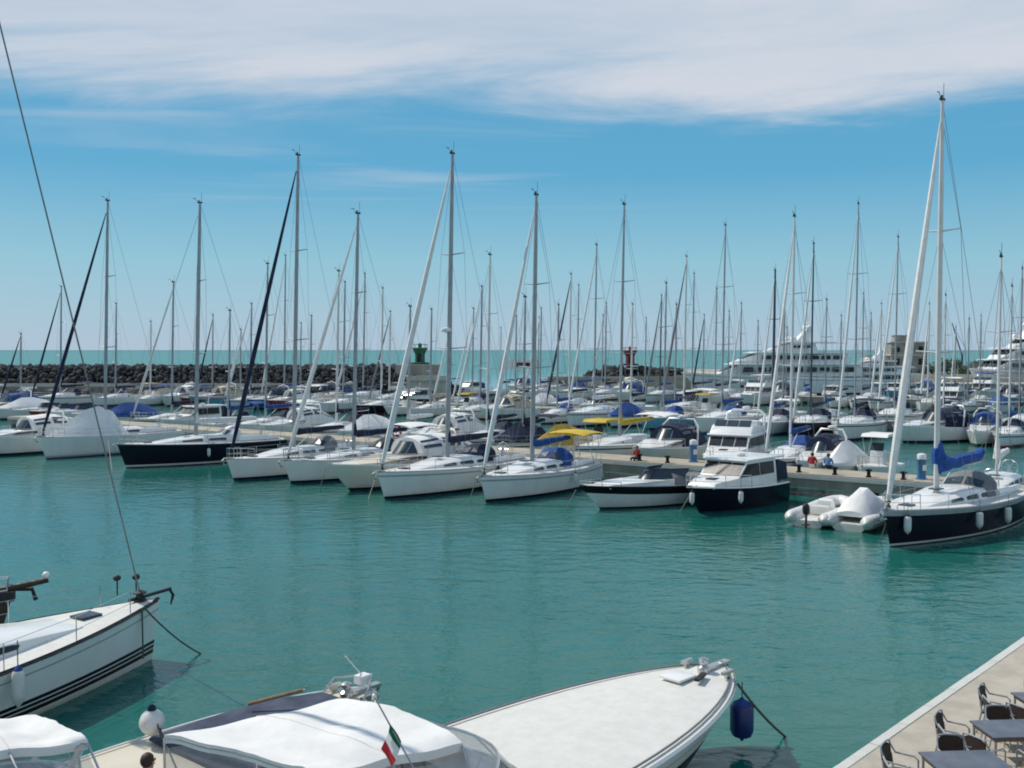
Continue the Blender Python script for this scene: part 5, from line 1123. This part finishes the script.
m = MB(); m.tube([(0, 0, 0), (1.2, .28, .14)], .035, 7); a = at(248, 704, 1.50); b_ = at(303, 690, 1.72); m = MB(); m.tube([(0, 0, 0), b_ - a], .034, 7); o = m.build('boat_hook', M['teak']); o.location = a; tag(o, 'brown wooden pole sticking out beyond the blue foredeck pad', 'boat hook')
k = MB(); d_ = (b_ - a); k.tube([d_, d_ * 1.05, d_ * 1.06 + Vector((0, 0, .06))], .022, 5); k.build('hook_end', M['steel'], o)
# bow rail and lights of the left canopy boat
k = MB(); x = 10.5/2 - .3; z = BH.deck(.97)
k.tube([(x - .5, .55, z), (x - .3, .5, z + .22), (x + .25, 0, z + .27), (x - .3, -.5, z + .22), (x - .5, -.55, z)], .022, 6); k.build('bow_rail', M['steel'], NB2)
k = MB(); k.box((x, 0, z + .24), (.26, .2, .16)); k.tube([(x, 0, z + .3), (x - .25, .2, z + .7)], .015, 5); k.build('bow_light', M['white'], NB2)
# fender, line, flag on the big white motorboat
cl_ = Vector((-ch.y, ch.x, 0))
def cbp(t, z, out): v = cc + ch * CH.X(t, CH.zs(t)) - cl_ * (CH.b(t) + out); return Vector((v.x, v.y, z))
tf = min([i / 400 for i in range(300, 400)], key=lambda t: abs(proj(cbp(t, 1.1, .2))[0] - 742))
fender(cbp(tf, 1.0, .2), 'big dark blue fender hanging at the bow of the white motorboat', M['fblue'], M['c_blue'], h=.80, r=.24, hang=.35)
line('mooring_line', [at(737, 683, 1.45), at(787, 738, -.05)], 'dark mooring line from the white motorboat bow into the water', r=.026, sag=.08)
fa = at(417, 767, 2.45); fb2 = at(374, 696, 3.3)
st = empty('flag_staff', 'thin leaning flagstaff rising from the white canopy', 'flagstaff', fa); k = MB(); k.tube([(0, 0, -.1), fb2 - fa], .012, 6); k.build('pole', M['alu'], st); k = MB(); k.ball(fb2 - fa, .03, 6, 5); k.build('finial', M['white'], st)
fl = empty('flag', 'small green white and red flag hanging from the leaning staff', 'flag', fa.lerp(fb2, .36)); d_ = (fb2 - fa).normalized()
for i, mm in enumerate(('flagg', 'flagw', 'flagr')):
    rows = []
    for q in range(5):
        u = (i + q/4) / 3; drop = Vector((-.13*u, -.02 + .05*math.sin(5*u), -.40*u)); rows.append([drop*.85 + d_*(.28*v - .02*math.sin(4*u)) + Vector((0, .03*math.sin(6*u + 4*v), 0)) for v in (0, .33, .66, 1)])
    k = MB(); k.loft(rows, 0, False); k.loft([[p + Vector((0, .006, 0)) for p in r] for r in rows], 0, False); k.build('flag_band', M[mm], fl)
hp = at(147, 764, 2.0); person('person with brown hair whose head shows between the two canopies at the bottom', (hp.x, hp.y, .44), R(60), 'stand', M['c_white'], M['c_navy'])

# ------------------------------------------------------------------ quay with cafe tables
QZ = 1.0; qa = at(836, 768, QZ); qb = at(1024, 638, QZ); qd = (qb - qa).normalized(); qn = Vector((qd.y, -qd.x, 0))
a0 = qa - qd * 22; a1 = qa + qd * 60
def strip(name, o0, o1, z0, z1, mt):
    m = MB(); m.slab([Vector((p.x, p.y, z0)) for p in (a0 + qn*o0, a1 + qn*o0, a1 + qn*o1, a0 + qn*o1)], (0, 0, z1 - z0)); return struct(m.build(name, mt, None, False))
strip('quay', .02, 45, -3, QZ, M['quay']); m = MB(); Lk = (a1 - a0).length; nk = int(Lk / 1.3); rk = random.Random(2)
for i in range(nk):
    p = a0 + qd * (1.3 * i); q = p + qd * 1.288; j_ = rk.uniform(-.006, .006); z1 = QZ + .012 + rk.uniform(-.003, .003)
    m.slab([Vector((v.x, v.y, .55)) for v in (p + qn*(-.03 + j_), q + qn*(-.03 + j_), q + qn*.15, p + qn*.15)], (0, 0, z1 - .55))
struct(m.build('quay_kerb', M['kerb'], None, False))
def table(p, yaw, label):
    root = empty('cafe_table', label, 'table', p, yaw, 'cafe tables on the quay')
    k = MB(); k.box((0, 0, .735), (1.14, .76, .03)); k.build('tabletop', M['tabletop'], root, bevel=.008)
    k = MB(); k.box((0, .34, .69), (1.04, .03, .05)); k.box((0, -.34, .69), (1.04, .03, .05)); k.box((.52, 0, .69), (.03, .66, .05)); k.box((-.52, 0, .69), (.03, .66, .05)); k.build('frame', M['seatw'], root, False)
    for sx_ in (-1, 1):
        for sy in (-1, 1): k = MB(); k.tube([(sx_*.51, sy*.33, .72), (sx_*.51, sy*.33, 0)], .022, 7); k.build('leg', M['alu'], root)
    return root
def make_chair():
    root = empty('cafe_chair', 'chair', 'chair', (0, 0, 0), 0, 'wicker cafe chairs on the quay')     # faces +x
    k = MB(); rows = [[Vector((x, y, .44 + .015*math.cos(y*6) - .02*(x < -.1)))for y in (-.21, -.1, 0, .1, .21)] for x in (-.2, -.05, .1, .22)]
    k.loft(rows, 0, False); k.loft([[p - Vector((0, 0, .035)) for p in r] for r in rows], 0, False); k.build('seat', M['seatw'], root)
    rows = [[Vector((-.21 - .13*(z - .46) + .045*(1 - math.cos(y*5)) , y, z - .05*(z > .8)*(abs(y) > .15))) for y in (-.21, -.12, 0, .12, .21)] for z in (.50, .62, .74, .86)]
    k = MB(); k.loft(rows, 0, False); k.loft([[p - Vector((.03, 0, 0)) for p in r] for r in rows], 0, False); k.build('backrest', M['wicker'], root)
    for sgn in (-1, 1):
        k = MB(); k.tube([(.23, sgn*.25, 0), (.22, sgn*.25, .62), (.16, sgn*.25, .67), (-.16, sgn*.25, .67), (-.24, sgn*.23, .80), (-.26, sgn*.215, .88)], .016, 7); k.build('arm', M['alu'], root)
        k = MB(); k.tube([(-.28, sgn*.24, 0), (-.19, sgn*.23, .44), (-.22, sgn*.22, .66)], .016, 7); k.build('leg', M['alu'], root)
    k = MB(); k.tube([(-.265, -.215, .87), (-.275, -.1, .885), (-.275, .1, .885), (-.265, .215, .87)], .016, 7); k.build('top_rail', M['alu'], root)
    for x_ in (-.2, .21): k = MB(); k.tube([(x_, -.235, .42), (x_, .235, .42)], .014, 6); k.build('seat_rail', M['alu'], root)
    return root
ch0 = make_chair(); used = [False]
def chair(p, yaw, label):
    o = ch0 if not used[0] else copy_tree(ch0); used[0] = True
    o.location = p; o.rotation_euler = (0, 0, yaw); o.scale = (.93, .93, .93); o['label'] = label
tabs = [(at(918, 750, QZ + .75), 'front', 'nearest table at the bottom edge'), (at(969, 719, QZ + .75), 'mid', 'middle table'), (at(1010, 691, QZ + .75), 'far', 'farthest table at right edge')]
for i, (c, _, nm) in enumerate(tabs):
    yaw = R(4); t = Vector((c.x, c.y, QZ)) + Vector((.57, -.40, 0)); table(t, yaw, ('grey blue cafe table nearest the bottom edge', 'grey blue cafe table in the middle of the three', 'grey blue cafe table cut by the right edge, farthest of three')[i])
    chair(t + Vector((-.86, .36, 0)), R(-38), f'wicker chair at the left end of the {nm}, far side'); chair(t + Vector((-1.05, -.24, 0)), R(-8), f'wicker chair at the left end of the {nm}, near side')
    chair(t + Vector((.02, -.72, 0)), R(94), f'wicker chair on the near long side of the {nm}, left'); chair(t + Vector((.62, -.74, 0)), R(86), f'wicker chair on the near long side of the {nm}, right')
    chair(t + Vector((.12, .60, 0)), R(-92), f'wicker chair on the far long side of the {nm}')
    chair(t + Vector((-.70, -.42, 0)), R(28), f'wicker chair at the near left corner of the {nm}')
